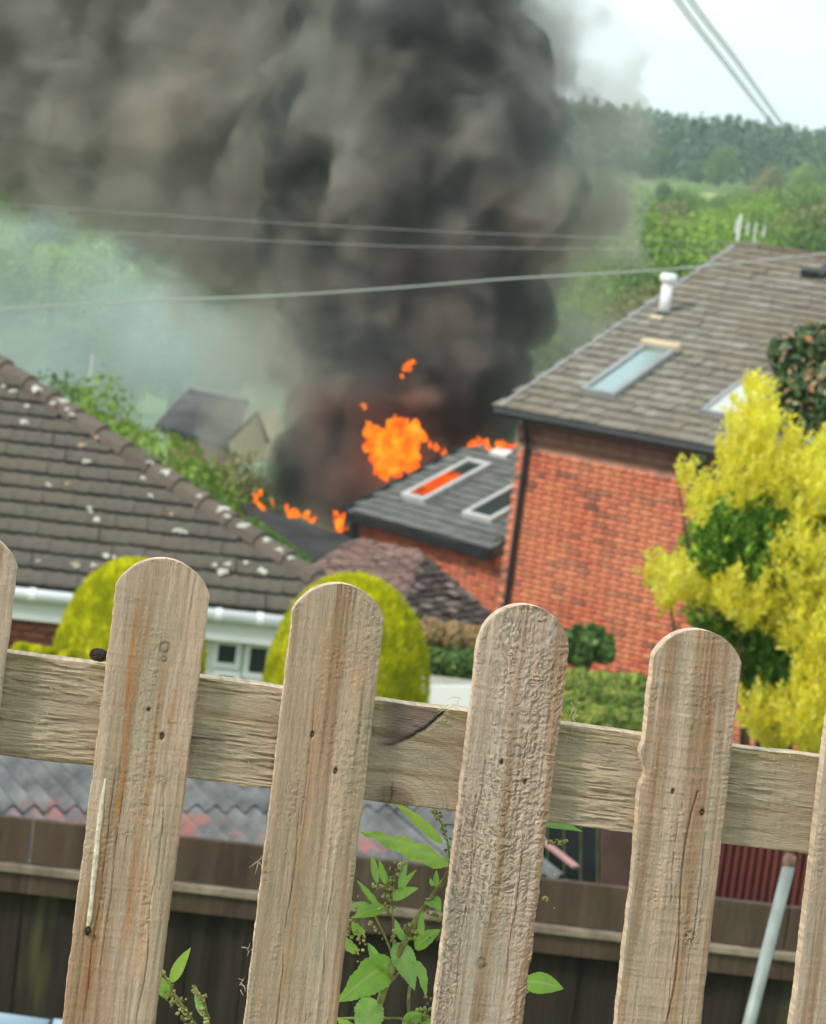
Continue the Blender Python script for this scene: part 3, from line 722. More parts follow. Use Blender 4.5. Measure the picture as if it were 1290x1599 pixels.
a, b = brick_wall(BN, O_, UB, 9.2, .075 * 28, None, skip=lambda u_, z_: wu0 + 6 - .12 < u_ < wu1 + 6 + .12)
place(BN, 'brick', bl_m, mirror_fix(a), 90, 'bricks_beyond', lambda px, py: px < 130 and py < 1035)
# white window and door set
WD = empty('x', (0, 0, 0)); bpy.data.objects.remove(WD)
def pane_frame(px0, px1, py0, py1, nm='window'):
    a = wp(px0, py0); b = wp(px1, py0); ua, ub = (a - wl) @ UB, (b - wl) @ UB; z1 = a[2]; z0 = wp(px0, py1)[2]
    fr = .055; f = MB(); o_ = wl + UB * ua; o_ = np.array([o_[0], o_[1], z0]) - WB * .06; ww = ub - ua; hh = z1 - z0
    f.box(o_, UB * ww, WB * .06, (0, 0, fr)).box(o_ + [0, 0, hh - fr], UB * ww, WB * .06, (0, 0, fr)).box(o_ + [0, 0, fr], UB * fr, WB * .06, (0, 0, hh - 2 * fr)).box(o_ + UB * (ww - fr) + [0, 0, fr], UB * fr, WB * .06, (0, 0, hh - 2 * fr))
    fo = f.build(nm, M['white'], BN)
    MB().box(o_ + UB * fr + WB * .016 + [0, 0, fr], UB * (ww - 2 * fr), WB * .012, (0, 0, hh - 2 * fr)).build('pane', M['glass'], fo)
a_ = wl + UB * (wu0 - .1); MB().box(np.array([a_[0], a_[1], -7.1]) - WB * .012, UB * (wu1 - wu0 + .2), WB * .017, (0, 0, wz + 7.1)).build('window_surround', M['white'], BN)
pane_frame(334, 380, 994, 1040); pane_frame(334, 376, 1043, 1080)
pane_frame(384, 428, 999, 1056); pane_frame(383, 424, 1058, 1100); pane_frame(432, 470, 1004, 1100)

# ================================================================ small far house at left
d_ = 58
r0, r1 = P(291, 609, d_), P(385, 629, d_ + 1); e0, e1 = P(243, 662, d_ - 2), P(370, 700, d_ - 3.5)
FH = empty('far_house', (r0[0], r0[1], float(gz(r0[0], r0[1]))), 'small grey-roofed house with a cream gable, veiled by smoke at left', 'house')
MB().slab([e0, e1, r1, r0], np.array([0, 0, -.15])).build('roof', M['lead'] if False else plain('far_grey_tile', (.16, .15, .145), .9, .35, 1.5), FH)
MB().slab([e0, r0, P(262, 655, d_ + 4)], np.array([0, 0, -.15])).build('hip_end', M['tile_b'], FH)
MB().tube([r0, r1], .12, 8).build('ridge', M['lead'], FH)
MB().slab([e0 + [.3, .3, -.15], e1 + [-.2, .3, -.15], e1 + [-.2, 3.5, -.15], e0 + [.3, 3.5, -.15]], np.array([0, 0, -3.5])).build('wall', M['mortar'], FH)
g0 = [P(357, 684, d_ - 4), P(402, 645, d_ - 4.2), P(416, 690, d_ - 4.6), P(414, 722, d_ - 4.6), P(362, 722, d_ - 4.2)]
MB().slab(g0, np.array([.3, 1.6, 0])).build('gable', plain('pale_gable_render', (.9, .74, .48), .9, .12, 2), FH)
MB().tube([P(357, 687, d_ - 4.4), P(402, 645, d_ - 4.4), P(418, 690, d_ - 4.8)], .05, 6).build('bargeboard', M['tile_g'], FH)

# ================================================================ golden conifers
m_, t = new_mat('golden_foliage'); ge = nd(t, 'ShaderNodeNewGeometry')
c = ramp(t, ge.outputs['Random Per Island'], [(0, (0.598, 0.598, 0.014)), (.5, (0.851, 0.805, 0.018)), (.8, (0.930, 0.897, 0.034)), (1, (0.483, 0.529, 0.023))])
n1 = noise(t, 6.5, 5, ge.outputs['Position']); c = mixc(t, ramp(t, n1, [(.42, (0, 0, 0)), (.62, (.6,) * 3)]), c, (.30, .36, .012))
finish(t, c, .7, None, spec=.1, trans=.5); M['gold'] = m_
M['goldcore'] = plain('inner_twigs', (.48, .47, .02), .95, .4, 9)
def conifer(px, py_top, d, rad, height, label, n=15000):
    p = P(px, py_top, d); base = p[2] - height
    o = empty('golden_conifer', (p[0], p[1], base), label, 'conifer', 'clipped golden conifers by the bungalow')
    g = np.random.default_rng(int(px))
    zt = g.random(n)**.8; a = g.uniform(0, 6.283, n)
    pr = lambda z: rad * np.where((1 - z) * height < .80, np.sqrt(np.clip(1 - (1 - np.minimum((1 - z) * height / .80, 1))**2, 0, 1)), 1 + .05 * ((1 - z) * height - .80))
    rr = pr(zt) * (1 + .05 * (fbm(np.cos(a) * 2 + 5, np.sin(a) * 2, zt * 5, 8, 3) - .5) * 2)
    Cn = np.stack([np.cos(a) * rr, np.sin(a) * rr, zt * height], 1)
    D = np.stack([np.cos(a), np.sin(a), .15 + 1.2 * zt**3], 1); D /= np.linalg.norm(D, axis=1, keepdims=True)
    Tn = D * .5 + np.array([0, 0, 1.]) + g.normal(0, .3, (n, 3)); Tn /= np.linalg.norm(Tn, axis=1, keepdims=True)
    Bn = np.cross(Tn, D); Bn /= np.linalg.norm(Bn, axis=1, keepdims=True)
    s_ = g.uniform(.035, .07, (n, 1))
    V = np.stack([Cn - Tn * s_ * .4, Cn + Bn * s_ * .22 + D * .006, Cn + Tn * s_ * .6 + D * s_ * .22, Cn - Bn * s_ * .22 + D * .006], 1).reshape(-1, 3)
    link('foliage', np_mesh('foliage', V, np.arange(4 * n).reshape(n, 4), M['gold']), o)
    zs = np.linspace(0, 1, 16); mb = MB(); mb.tube([(0, 0, z * height * .97) for z in zs], [max(.01, float(pr(np.array(z))) * .965) for z in zs], 22)
    link('inner_growth', np_mesh('inner_growth', mb.v, mb.f, M['goldcore'], True), o)
    link('trunk', np_mesh('trunk', (q := MB().tube([(0, 0, -.4), (0, 0, .3)], .07, 8)).v, q.f, M['bark']), o)
conifer(217, 879, 18.5, .545, 2.2, 'clipped golden conifer dome behind the second picket, left one of the pair')
conifer(560, 903, 17.5, .56, 2.3, 'clipped golden conifer dome behind the third picket, right one of the pair')
def bush(name, lob, n, size, mat, label, cat, group=None, core=True, asp=.6, upb=0.0, kind=None, inner=.75):
    lob = np.array(lob, float); c0 = lob[:, :3].mean(0); c0[2] = (lob[:, 2] - lob[:, 3]).min()
    o = empty(name, c0, label, cat, group)
    Cn, D = lobes_cloud(lob, n, None, inner, .3); D = D + np.array([0, 0, upb])
    V, Fq = leafcloud(Cn - c0, D, size, asp)
    link('foliage', np_mesh('foliage', V, Fq, mat), o)
    mb = MB()
    for k in range(0, len(lob), max(1, len(lob) // 6)):
        q = lob[k, :3] - c0; mb.tube([(0, 0, -.1), q * .5 + rng.normal(0, .03, 3), q], [.03, .018, .006], 5)
    link('stem', np_mesh('stem', mb.v, mb.f, M['bark']), o); return o
def lp(px, py, d, r_px): p = P(px, py, d); return (*p, r_px / F * d)
bush('golden_hedge', [lp(60 + i * 14, 1022 + i * 2.5, 18.2 + .1 * (i % 3), 13) for i in range(-2, 5)], 3500, .04, M['gold'], 'low golden growth between first picket and left golden conifer', 'hedge')
BL = {
 'tan': leafmat('tan_hedge_leaf', [(0, (0.405, 0.257, 0.121)), (.5, (0.621, 0.419, 0.203)), (.85, (0.675, 0.513, 0.270)), (1, (0.324, 0.365, 0.121))], .25),
 'hedge': leafmat('hedge_leaf', [(0, (.045, .10, .025)), (.5, (.10, .20, .04)), (.85, (.22, .34, .08)), (1, (.34, .46, .16))], .3),
 'mix': leafmat('mixed_hedge_leaf', [(0, (0.160, 0.272, 0.048)), (.4, (0.352, 0.480, 0.080)), (.7, (0.512, 0.608, 0.112)), (.9, (0.720, 0.544, 0.160)), (1, (0.800, 0.800, 0.192))], .3, (3.5, (0.096, 0.192, 0.040), .7)),
 'dark': leafmat('dark_glossy_leaf', [(0, (0.031, 0.070, 0.028)), (.5, (0.070, 0.132, 0.046)), (.8, (0.139, 0.202, 0.078)), (1, (0.248, 0.310, 0.139))], .15, None, .35, .5),
 'red': leafmat('bronze_leaf', [(0, (0.330, 0.150, 0.068)), (.5, (0.480, 0.255, 0.120)), (1, (0.420, 0.360, 0.195))], .2),
 'yellow': leafmat('golden_privet_leaf', [(0, (.92, .76, .04)), (.4, (.99, .92, .08)), (.88, (.99, .95, .25)), (1, (.60, .58, .05))], .58, (2.6, (.84, .74, .06), .45)),
 'ygreen': leafmat('green_privet_leaf', [(0, (0.080, 0.208, 0.024)), (.5, (0.176, 0.384, 0.040)), (.85, (0.288, 0.512, 0.064)), (1, (0.720, 0.800, 0.096))], .35),
}
bush('tan_hedge', [lp(640 + i * 17, 985 + 2.2 * i + rng.uniform(-4, 4), 27.5 + .2 * (i % 2), 22) for i in range(-2, 9)], 9000, .05, BL['tan'], 'tan-brown clipped hedge top below the mossy garage roof', 'hedge')
bush('green_shrub', [lp(650 + i * 16, 1030 + 2 * i + rng.uniform(-5, 5), 25.8, 22) for i in range(-2, 8)], 5000, .07, BL['hedge'], 'leafy green shrub row under the tan hedge, left of the fourth picket', 'shrub')
bush('green_shrub', [lp(918, 1002, 27, 20), lp(905, 1022, 27, 20), lp(945, 1020, 27, 15), lp(880, 1010, 27, 24), lp(935, 988, 27, 9), lp(922, 980, 27, 6), lp(950, 1002, 27, 8), lp(900, 985, 27, 8)], 1500, .10, BL['hedge'], 'rounded dark green shrub against the brick wall, right of the fourth picket', 'shrub')
bush('mixed_hedge', [lp(860 + (i % 9) * 22, 1068 + (i % 9) * 2.4 + (i // 9) * 26, 22 - (i // 9) * .5, 28) for i in range(27)], 22000, .045, BL['mix'], 'bright yellow-green hedge between the fourth and fifth pickets', 'hedge')
bush('ivy', [lp(392 + i * 10.5, 822 + i * 7.5, 36.5, 13) for i in range(0, 9)], 4500, .08, LM['mid'], 'dark green ivy on the slope between bungalow hip and charred shed', 'ivy')

# yellow privet tree
yl = [(1182, 606, 22), (1180, 632, 30), (1172, 668, 42), (1200, 700, 48), (1150, 705, 30), (1165, 740, 52), (1215, 742, 40), (1262, 720, 30), (1250, 760, 48), (1285, 760, 40), (1130, 770, 36), (1066, 738, 13), (1078, 752, 14), (1092, 772, 20), (1098, 795, 20), (1290, 700, 22),
      (1280, 820, 60), (1250, 870, 55), (1290, 900, 60), (1028, 885, 24), (1050, 902, 32), (1085, 905, 38), (1120, 915, 40), (1160, 930, 45), (1200, 945, 50), (1240, 960, 50), (1280, 990, 60), (1040, 930, 22), (1015, 895, 12), (1300, 1060, 60), 
      (1185, 1110, 36), (1220, 1130, 45), (1260, 1110, 50), (1290, 1150, 50), (1330, 850, 90), (1340, 1000, 100), (1380, 900, 120), (1340, 720, 60), (1345, 1130, 90)]
YT = empty('yellow_tree', (*P(1290, 900, 16.4)[:2], -6.2), 'golden-yellow leaved tree with a green patch inside, filling the right edge', 'tree')
off = np.array(parent_loc(YT))
def sprays(lob, n, lsize, mat, nm, per=9, length=.16, inner=.6):
    """upright sprigs: leaves in pairs along short twigs"""
    Cn, D = lobes_cloud(lob, n, None, inner, .3)
    up = D * .55 + np.array([0, 0, .85]) + rng.normal(0, .22, D.shape); up /= np.linalg.norm(up, axis=1, keepdims=True)
    Cs, Ns, Ts = [], [], []
    for k in range(per):
        sgn = 1 if k % 2 else -1; f = k / per
        side = np.cross(up, D + .01); side /= np.linalg.norm(side, axis=1, keepdims=True)
        an = f * 5.0; sd = side * math.cos(an) + np.cross(up, side) * math.sin(an)
        Tn = up * .75 + sd * sgn * .65; Tn /= np.linalg.norm(Tn, axis=1, keepdims=True)
        Cs.append(Cn + up * length * (f - .5) + Tn * lsize * .5); Ts.append(Tn); Ns.append(np.cross(Tn, np.cross(up, Tn) + 1e-3))
    Cn = np.concatenate(Cs); Tn = np.concatenate(Ts); Nn = np.concatenate(Ns) + rng.normal(0, .3, Cn.shape); Nn -= (Nn * Tn).sum(1, keepdims=True) * Tn; Nn /= np.linalg.norm(Nn, axis=1, keepdims=True)
    Bn = np.cross(Nn, Tn); s_ = lsize * rng.uniform(.6, 1.25, (len(Cn), 1))
    V = np.stack([Cn - Tn * s_ * .5, Cn + Bn * s_ * .27 + Nn * s_ * .08, Cn + Tn * s_ * .5, Cn - Bn * s_ * .27 + Nn * s_ * .08], 1).reshape(-1, 3) - off
    link(nm, np_mesh(nm, V, np.arange(len(V)).reshape(-1, 4), mat), YT)
ylob = [lp(a, b, 16 + .35 * math.sin(i * 2.1) + (.8 if a > 1300 else 0), c) for i, (a, b, c) in enumerate(yl)]
sprays(ylob, 3300, .054, BL['yellow'], 'golden_crown', inner=.45)
glob = [lp(a, b, 15.9, c) for a, b, c in [(1130, 835, 42), (1165, 815, 45), (1205, 850, 45), (1110, 868, 30), (1175, 870, 40)]] + [lp(a, b, 16.6, c) for a, b, c in [(1230, 1040, 60), (1180, 1010, 50), (1110, 960, 35), (1140, 820, 50), (1180, 850, 60), (1120, 855, 45), (1090, 862, 25), (1210, 800, 40), (1230, 830, 40), (1200, 900, 50), (1160, 900, 60), (1250, 900, 60), (1270, 1000, 70), (1210, 1050, 60), (1290, 800, 60), (1190, 740, 30), (1250, 1080, 60), (1225, 770, 20)]]
sprays(glob, 3600, .055, BL['ygreen'], 'green_crown')
mb = MB(); base = P(1290, 900, 16.8) * [1, 1, 0] + [0, 0, -6.2]
for a, b in ((1180, 640), (1250, 740), (1060, 760), (1040, 900), (1150, 930), (1290, 800), (1190, 1090), (1340, 760), (1240, 1000), (1180, 800)):
    q = P(a, b, 16.3); k = base + [0, 0, .6]; mb.tube([base, k, (k + q) / 2 + rng.normal(0, .06, 3) - [0, 0, .12], q], [.07, .05, .025, .006], 6)
mb.build('trunk', M['bark'], YT)
# dark bronze-tipped shrub behind it
dl = [lp(a, b, 19, c) for a, b, c in [(1215, 545, 18), (1235, 565, 32), (1270, 540, 36), (1250, 610, 45), (1290, 600, 55), (1240, 645, 38), (1280, 660, 45), (1330, 620, 80), (1340, 540, 50), (1300, 720, 70), (1350, 740, 90)]]
DS = bush('dark_shrub', dl, 9000, .075, BL['dark'], 'dark glossy shrub with bronze tips behind the yellow tree, top right', 'shrub', inner=.55)
c0 = np.array(parent_loc(DS)); Cn, D = lobes_cloud([(x, y, z + r_ * .12, r_ * 1.0) for x, y, z, r_ in dl], 900, None, .95, .3); sel = D[:, 2] > -.2
V, Fq = leafcloud(Cn[sel] - c0, D[sel] + [0, 0, .5], .075, .5); link('bronze_tips', np_mesh('bronze_tips', V, Fq, BL['red']), DS, kind='stuff')
lm2 = bush('grey_green_shrub', [lp(1092, 722, 17.5, 9), lp(1098, 745, 17.5, 10), lp(1103, 765, 17.5, 9)], 240, .06, BL['dark'], 'thin grey-green sprig between the eaves and the yellow tree', 'shrub')
# low pale ledge and paving beyond the rail
wl0 = P(672, 1072, 20.5); MB().box(wl0, RT * .42, -UP * .9, FW * .2).build('garden_wall', M['white'], kind=None, label='white painted wall top just above the rail, left of the fourth picket', cat='wall')
q = P(640, 1050, 24); zq = q[2]
MB().slab([P(600, 1050, 24) * [1, 1, 0] + [0, 0, zq], P(800, 1050, 24) * [1, 1, 0] + [0, 0, zq], P(800, 1100, 22) * [1, 1, 0] + [0, 0, zq], P(600, 1100, 22) * [1, 1, 0] + [0, 0, zq]], np.array([0, 0, -.3])).build('paving', M['patio'], kind='structure')

# ================================================================ corrugated-cement shed roof
c0 = P(200, 1262, 12.0); ya = R(27); pt = R(4)
ue = np.array([math.cos(ya), math.sin(ya), 0]); fall = np.array([math.sin(ya), -math.cos(ya), 0]) * math.cos(pt) - np.array([0, 0, math.sin(pt)])
nn_ = unit(np.cross(ue, -fall)); nn_ = nn_ if nn_[2] > 0 else -nn_
SH = empty('corrugated_shed', (*c0[:2], -6), 'low shed with grey corrugated cement roof and red lichen, behind the brown fence', 'shed')
m_, t = new_mat('mossy_cement_sheet'); ge = nd(t, 'ShaderNodeNewGeometry'); n = noise(t, 5, 5, ge.outputs['Position'], .65)
c = ramp(t, n, [(.3, (.075, .077, .077)), (.5, (.145, .15, .15)), (.7, (.22, .22, .215))])
n2 = noise(t, 1.9, 4, ge.outputs['Position'], .7); c = mixc(t, ramp(t, n2, [(.55, (0, 0, 0)), (.66, (.75,) * 3)]), c, (.42, .14, .11))
finish(t, c, .95, n, .5, .01); M['sheet'] = m_
def sheet(u0, u1, v0, v1, lift, name='roof_sheet'):
    k = int((u1 - u0) / .10 * 10); us_ = np.linspace(u0, u1, k); V = []
    for v_, l2 in ((v0, lift), (v1, lift)):
        for th in (0, -.007):
            for u_ in us_: V.append(c0 + ue * u_ - fall * v_ + nn_ * (.02 * math.sin(u_ / .10 * 2 * math.pi) + l2 + th))
    Fs = []
    for i in range(k - 1): Fs += [[i, i + 1, 2 * k + i + 1, 2 * k + i], [k + i, 3 * k + i, 3 * k + i + 1, k + i + 1], [i, k + i, k + i + 1, i + 1]]
    MB().add(V, Fs).build(name, M['sheet'], SH)
ul = -1.6; ur = float((on_plane(905, 1382, c0, nn_) - c0) @ ue)
for j, (v0, v1) in enumerate(((-.95, .06), (-.04, .8))):
    for i in range(max(1, int((ur - ul) / .98) + 1)):
        if ur - (ul + i * .98) < .1: continue
        sheet(ul + i * .98, min(ul + (i + 1) * .98 + .03, ur), v0, v1, .012 * j + .006 * (i % 2))
MB().box(c0 + ue * ur - fall * -.95 + nn_ * .05, ue * .035, -fall * 1.75, nn_ * .012).build('verge_trim', plain('pink_verge', (.5, .27, .24), .9, .3, 4), SH)
MB().box(c0 + ue * ul - fall * -.8 - nn_ * .1, ue * (ur - ul), -fall * 1.5, (0, 0, -2)).build('wall', M['brownpost'], SH)

# maroon shed, dark gap, brown post at right
MS = empty('maroon_shed', (*P(1200, 1380, 11)[:2], -6), 'maroon corrugated metal shed wall seen under the rail at right', 'shed')
p0 = P(1085, 1300, 11.2); uu = unit(yawdir(p0, 1400, 1342)); NNm = np.cross(uu, (0, 0, 1.)); NNm = NNm if NNm[1] < 0 else -NNm
k = 420; V = []
for z_ in (.16, -2.2):
    for i in range(k): s_ = i * .0085; V.append(p0 + uu * (s_ - .25) + NNm * (.012 * math.sin(s_ / .034 * 2 * math.pi)) + [0, 0, z_])
MB().add(V, [[i, i + 1, k + i + 1, k + i] for i in range(k - 1)]).build('corrugated_wall', M['maroon'], MS)
MB().box(p0 - uu * .25 + [0, .05, .14], uu * 3.6, -NNm * .35, (0, 0, .05)).build('roof', M['char'], MS)
q = P(938, 1270, 11.4)
MB().box(P(940, 1270, 11.4), RT * .42, -UP * 1.2, FW * .1).build('brown_panel', M['brownpost'], MS)
GT = empty('dark_gate', (*P(900, 1330, 12.6)[:2], -6.2), 'dark green-black boarded gate in the gap between the two sheds', 'gate')
for i in range(8):
    q = P(830 + i * 26, 1262 + i * 3, 12.6); MB().box(q, RT * .076, -UP * .9, FW * .03).build('board', M['dark'], GT)

# ================================================================ brown boarded fence
m_, t = new_mat('brown_weathered_board'); ge = nd(t, 'ShaderNodeNewGeometry'); oi = nd(t, 'ShaderNodeObjectInfo')
n = noise(t, 14, 6, ge.outputs['Position'], .7, (1, 1, .12)); n3 = noise(t, 3, 3, ge.outputs['Position'])
c = ramp(t, n, [(.3, (.04, .026, .017)), (.5, (.085, .058, .038)), (.68, (.125, .088, .06)), (.8, (.2, .155, .115))])
c = mixc(t, ramp(t, n3, [(.5, (0, 0, 0)), (.7, (.4,) * 3)]), c, (.11, .055, .04)); finish(t, c, .9, n, .5, .01); M['board'] = m_
m_, t = new_mat('dark_brown_panel'); ge = nd(t, 'ShaderNodeNewGeometry'); n = noise(t, 16, 6, ge.outputs['Position'], .7, (1, 1, .06))
c = ramp(t, n, [(.3, (.018, .014, .011)), (.55, (.04, .03, .022)), (.75, (.075, .058, .042))])
n4 = noise(t, 5, 3, ge.outputs['Position'], .6, (1, 1, .2)); c = mixc(t, ramp(t, n4, [(.60, (0, 0, 0)), (.72, (.55,) * 3)]), c, (.13, .14, .04)); finish(t, c, .95, n, .5, .01); M['panel'] = m_
M['ledge'] = plain('worn_pale_edge', (.36, .285, .20), .9, .5, 14)
f0 = P(0, 1275, 9.0); fu = unit(yawdir(f0, 1290, 1424)); fn = np.array([fu[1], -fu[0], 0]); fn = fn if fn[1] < 0 else -fn
BF = empty('brown_fence', (*f0[:2], -5.4), 'dark brown boarded fence with a moulded top board, behind the picket fence', 'fence')
for i in range(-2, 5):
    o_ = f0 + fu * (i * .9 + .12)
    b_ = MB().box(o_ - [0, 0, .155], fu * .894, -fn * .03, (0, 0, .155)); b_.build('top_board', M['board'], BF)
    MB().box(o_ - [0, 0, .185] + fn * .035, fu * .9, -fn * .06, (0, 0, .022)).build('moulding', M['ledge'], BF)
    MB().box(o_ - [0, 0, .262] + fn * .02, fu * .897, -fn * .045, (0, 0, .074)).build('lower_board', M['board'], BF)
for i in range(-14, 44):
    o_ = f0 + fu * (i * .1) - [0, 0, 2.2] - fn * (.03 + .006 * (i % 2))
    MB().box(o_, fu * .104, -fn * .02, (0, 0, 1.935)).build('board', M['panel'], BF)

# pole and pale blue pipe
pe = empty('pole', P(1165, 1640, 6.6), 'pale grey-green round pole with rusty top leaning in the right gap', 'pole')
MB().tube([P(1130, 1750, 6.4), P(1172, 1590, 6.5), P(1232, 1352, 6.6)], .0165, 14).build('shaft', M['pipe'], pe, True)
MB().tube([P(1231, 1356, 6.6), P(1233, 1342, 6.6), P(1236, 1334, 6.6)], [.017, .018, .013], 12).build('cap', M['rust'], pe, True)
bp2 = empty('pale_blue_pipe', P(30, 1600, 7), 'pale blue pipe with a dark band at the bottom left corner', 'pipe')
MB().tube([P(-120, 1585, 7), P(78, 1612, 7)], .035, 12).build('pipe', M['bluepipe'], bp2, True)
MB().tube([P(76, 1611.6, 7), P(82, 1612.5, 7)], .0375, 12).build('band', M['black'], bp2, True)
MB().tube([P(82, 1611, 7), P(140, 1619, 7)], .037, 12).build('socket', M['bluepipe'], bp2, True)

# white pole in the gardens
wp_ = empty('white_pole', P(136, 660, 55), 'thin white pole standing left of the lime garden tree', 'pole')
MB().tube([P(133, 665, 55), P(146, 556, 55)], [.065, .045], 8).build('shaft', M['white'], wp_)
MB().tube([P(145.5, 558, 55), P(146, 554, 55)], .04, 8).build('finial', M['white'], wp_)

# ---------------------------------------------------------------- overhead cables
def cable(pts, r_, label, strands=1, gap=.03):
    g = 'overhead cables'
    o = empty('overhead_cable', P(*pts[len(pts) // 2]), label, 'cable', g)
    W3 = [P(*p) for p in pts]
    # smooth by Catmull-Rom
    S_ = []
    for i in range(len(W3) - 1):
        a, b, c, d = W3[max(i - 1, 0)], W3[i], W3[i + 1], W3[min(i + 2, len(W3) - 1)]
        for k in range(6):
            q = k / 6; S_.append(.5 * (2 * b + (c - a) * q + (2 * a - 5 * b + 4 * c - d) * q * q + (3 * b - a - 3 * c + d) * q**3))
    S_.append(W3[-1])
    for s in range(strands):
        T_ = [p + RT * gap * (s - (strands - 1) / 2) for p in S_]
        MB().tube(T_, r_, 6).build('strand', M['cable'], o)
cable([(-300, 508, 22), (0, 483, 22), (220, 470, 22.3), (430, 462, 22.6), (640, 448, 23), (800, 435, 23.3), (980, 425, 23.6), (1140, 412, 24), (1500, 372, 25)], .009, 'thick pale overhead cable crossing in front of the smoke')
cable([(-200, 305, 34), (0, 318, 34), (166, 330, 34), (420, 347, 34), (640, 359, 34), (850, 368, 34), (1200, 380, 34)], .0035, 'upper of the two thin cables crossing the dark smoke')
cable([(-200, 342, 34), (0, 353, 34), (200, 365, 34), (420, 376, 34), (640, 385, 34), (850, 388, 34), (1200, 392, 34)], .004, 'lower of the two thin cables crossing the dark smoke')
cable([(930, -190, 40), (1058, 0, 48), (1130, 95, 60), (1198, 183, 85), (1215, 202, 110)], .02, 'left pale cable bundle against the sky at top right', 2, .09)
cable([(952, -190, 40), (1078, 0, 48), (1148, 92, 60), (1212, 181, 85), (1226, 200, 110)], .02, 'right pale cable bundle against the sky at top right', 2, .09)

# ================================================================ smoke
def hull(name, balls, dens, col, label, d0, zs=1.0, disp=.35, vox=.22, aniso=0.2, seed=0, fr=.9, emis=None, puff=0):
    V, Fs = [], []; b = 0
    import bmesh
    for (px, py, r_, dd) in balls:
        bm = bmesh.new(); bmesh.ops.create_icosphere(bm, subdivisions=3, radius=1)
        c_ = P(px, py, d0 + dd); rr = r_ / F * (d0 + dd)
        V.append(np.array([v.co[:] for v in bm.verts]) * [rr, rr * zs, rr] + c_)
        Fs.append(np.array([[v.index for v in f.verts] for f in bm.faces]) + b); b += len(bm.verts); bm.free()
    V = np.concatenate(V); Fs = np.concatenate(Fs); c0 = V.mean(0)
    me = np_mesh(name, V - c0, Fs)
    tmp = bpy.data.objects.new('tmp', me); C.objects.link(tmp)
    md = tmp.modifiers.new('r', 'REMESH'); md.mode = 'VOXEL'; md.voxel_size = vox; md.adaptivity = 0
    sm = tmp.modifiers.new('s', 'SMOOTH'); sm.iterations = 6; sm.factor = .6
    dg = bpy.context.evaluated_depsgraph_get(); ev = tmp.evaluated_get(dg); me2 = bpy.data.meshes.new_from_object(ev)
    bpy.data.objects.remove(tmp)
    n = len(me2.vertices); co = np.zeros(n * 3); me2.vertices.foreach_get('co', co); co = co.reshape(-1, 3)
    no = np.zeros(n * 3); me2.vertices.foreach_get('normal', no); no = no.reshape(-1, 3)
    s = seed; h = 0; amp = 1.0; f = fr; tot = 0
    for k in range(4):
        q = vn(co[:, 0] * f + 7 * k, co[:, 1] * f, co[:, 2] * f, s + k * 3); h = h + amp * (1 - np.abs(2 * q - 1)**1.0 * 1.0 ) * 1.0; tot += amp; amp *= .5; f *= 2.05
    h = h / tot
    if puff:
        wx = (h - .5) * .8
        for fq, am in ((.42, 1.0), (.95, .45), (2.0, .2)):
            F1 = cell(co[:, 0] * fq + wx, co[:, 1] * fq + 31, co[:, 2] * fq + wx, seed + 5)
            co = co + no * ((.62 - F1) * puff * am)[:, None]
    co = co + no * ((h - .55) * 2 * disp)[:, None]
    me2.vertices.foreach_set('co', co.astype(np.float32).ravel()); me2.materials.clear(); me2.materials.append(volmat(name, col, dens, aniso, emis))
    me2.update()
    o = link(name, me2, kind='stuff', label=label); o.location = tuple(c0); return o
core = [(560, 745, 95, -1.2), (650, 745, 95, -1.0), (480, 740, 60, -1), (720, 700, 60, -1), (600, 660, 150, -.6), (700, 640, 95, -.8), (510, 640, 70, -.5), (620, 560, 155, 0), (720, 560, 100, -.3), (540, 560, 80, 0), (650, 460, 170, 0), (560, 460, 90, 0), (760, 480, 95, 0),
        (640, 350, 200, 0), (780, 370, 90, 0), (560, 250, 150, -.3), (720, 230, 160, -.6), (815, 240, 90, .2), (640, 110, 200, 0), (770, 120, 105, -.3), (800, 160, 70, 0), (640, -60, 170, 0), (720, 0, 80, -.4), (480, 380, 80, .1), (850, 205, 55, .1), (862, 262, 52, .2), (850, 310, 55, .3), (800, 330, 80, .2)]
drift = [(355, 360, 95, .2), (290, 345, 70, .2), (220, 305, 80, .4), (100, 232, 75, .6), (400, 385, 70, .1), (20, 195, 75, .8), (450, 330, 110, .2), (430, 240, 150, 1.2), (400, 290, 140, .9), (450, 110, 190, 1.6), (290, 300, 110, .2), (250, 200, 150, .4), (130, 190, 140, .6), (190, 270, 80, .5),
        (40, 190, 110, .8), (-60, 160, 130, 1), (-200, 120, 160, 1.2), (300, 60, 200, .8), (120, 60, 170, 1), (-100, 0, 200, 1.4), (500, -100, 220, 2), (250, -120, 250, 1)]
def smokemat(name, stops, dens, nsc, dcut=(.36, .5), csc=.35, lo=.0, step=.3, det=2.0):
    m_, t = new_mat(name); ge = nd(t, 'ShaderNodeTexCoord'); v = nd(t, 'ShaderNodeVolumePrincipled'); v.inputs['Anisotropy'].default_value = .1
    n = noise(t, nsc, det, ge.outputs['Object'], .5); mr = nd(t, 'ShaderNodeMapRange', n_1=dcut[0], n_2=dcut[1], n_3=lo, n_4=dens); t.links.new(n, mr.inputs[0]); t.links.new(mr.outputs[0], v.inputs['Density'])
    n2 = nd(t, 'ShaderNodeTexNoise', i_Scale=csc, i_Detail=1.6, i_Distortion=.35); t.links.new(ge.outputs['Object'], n2.inputs['Vector'])
    c = ramp(t, n2.outputs['Fac'], stops); t.links.new(c, v.inputs['Color'])
    o_ = nd(t, 'ShaderNodeOutputMaterial'); t.links.new(v.outputs[0], o_.inputs['Volume']); m_.cycles.volume_step_rate = step; return m_
def setm(o, m_): o.data.materials.clear(); o.data.materials.append(m_); return o
def sc_(b, k): return [(x, y, r_ * k, d_) for x, y, r_, d_ in b]
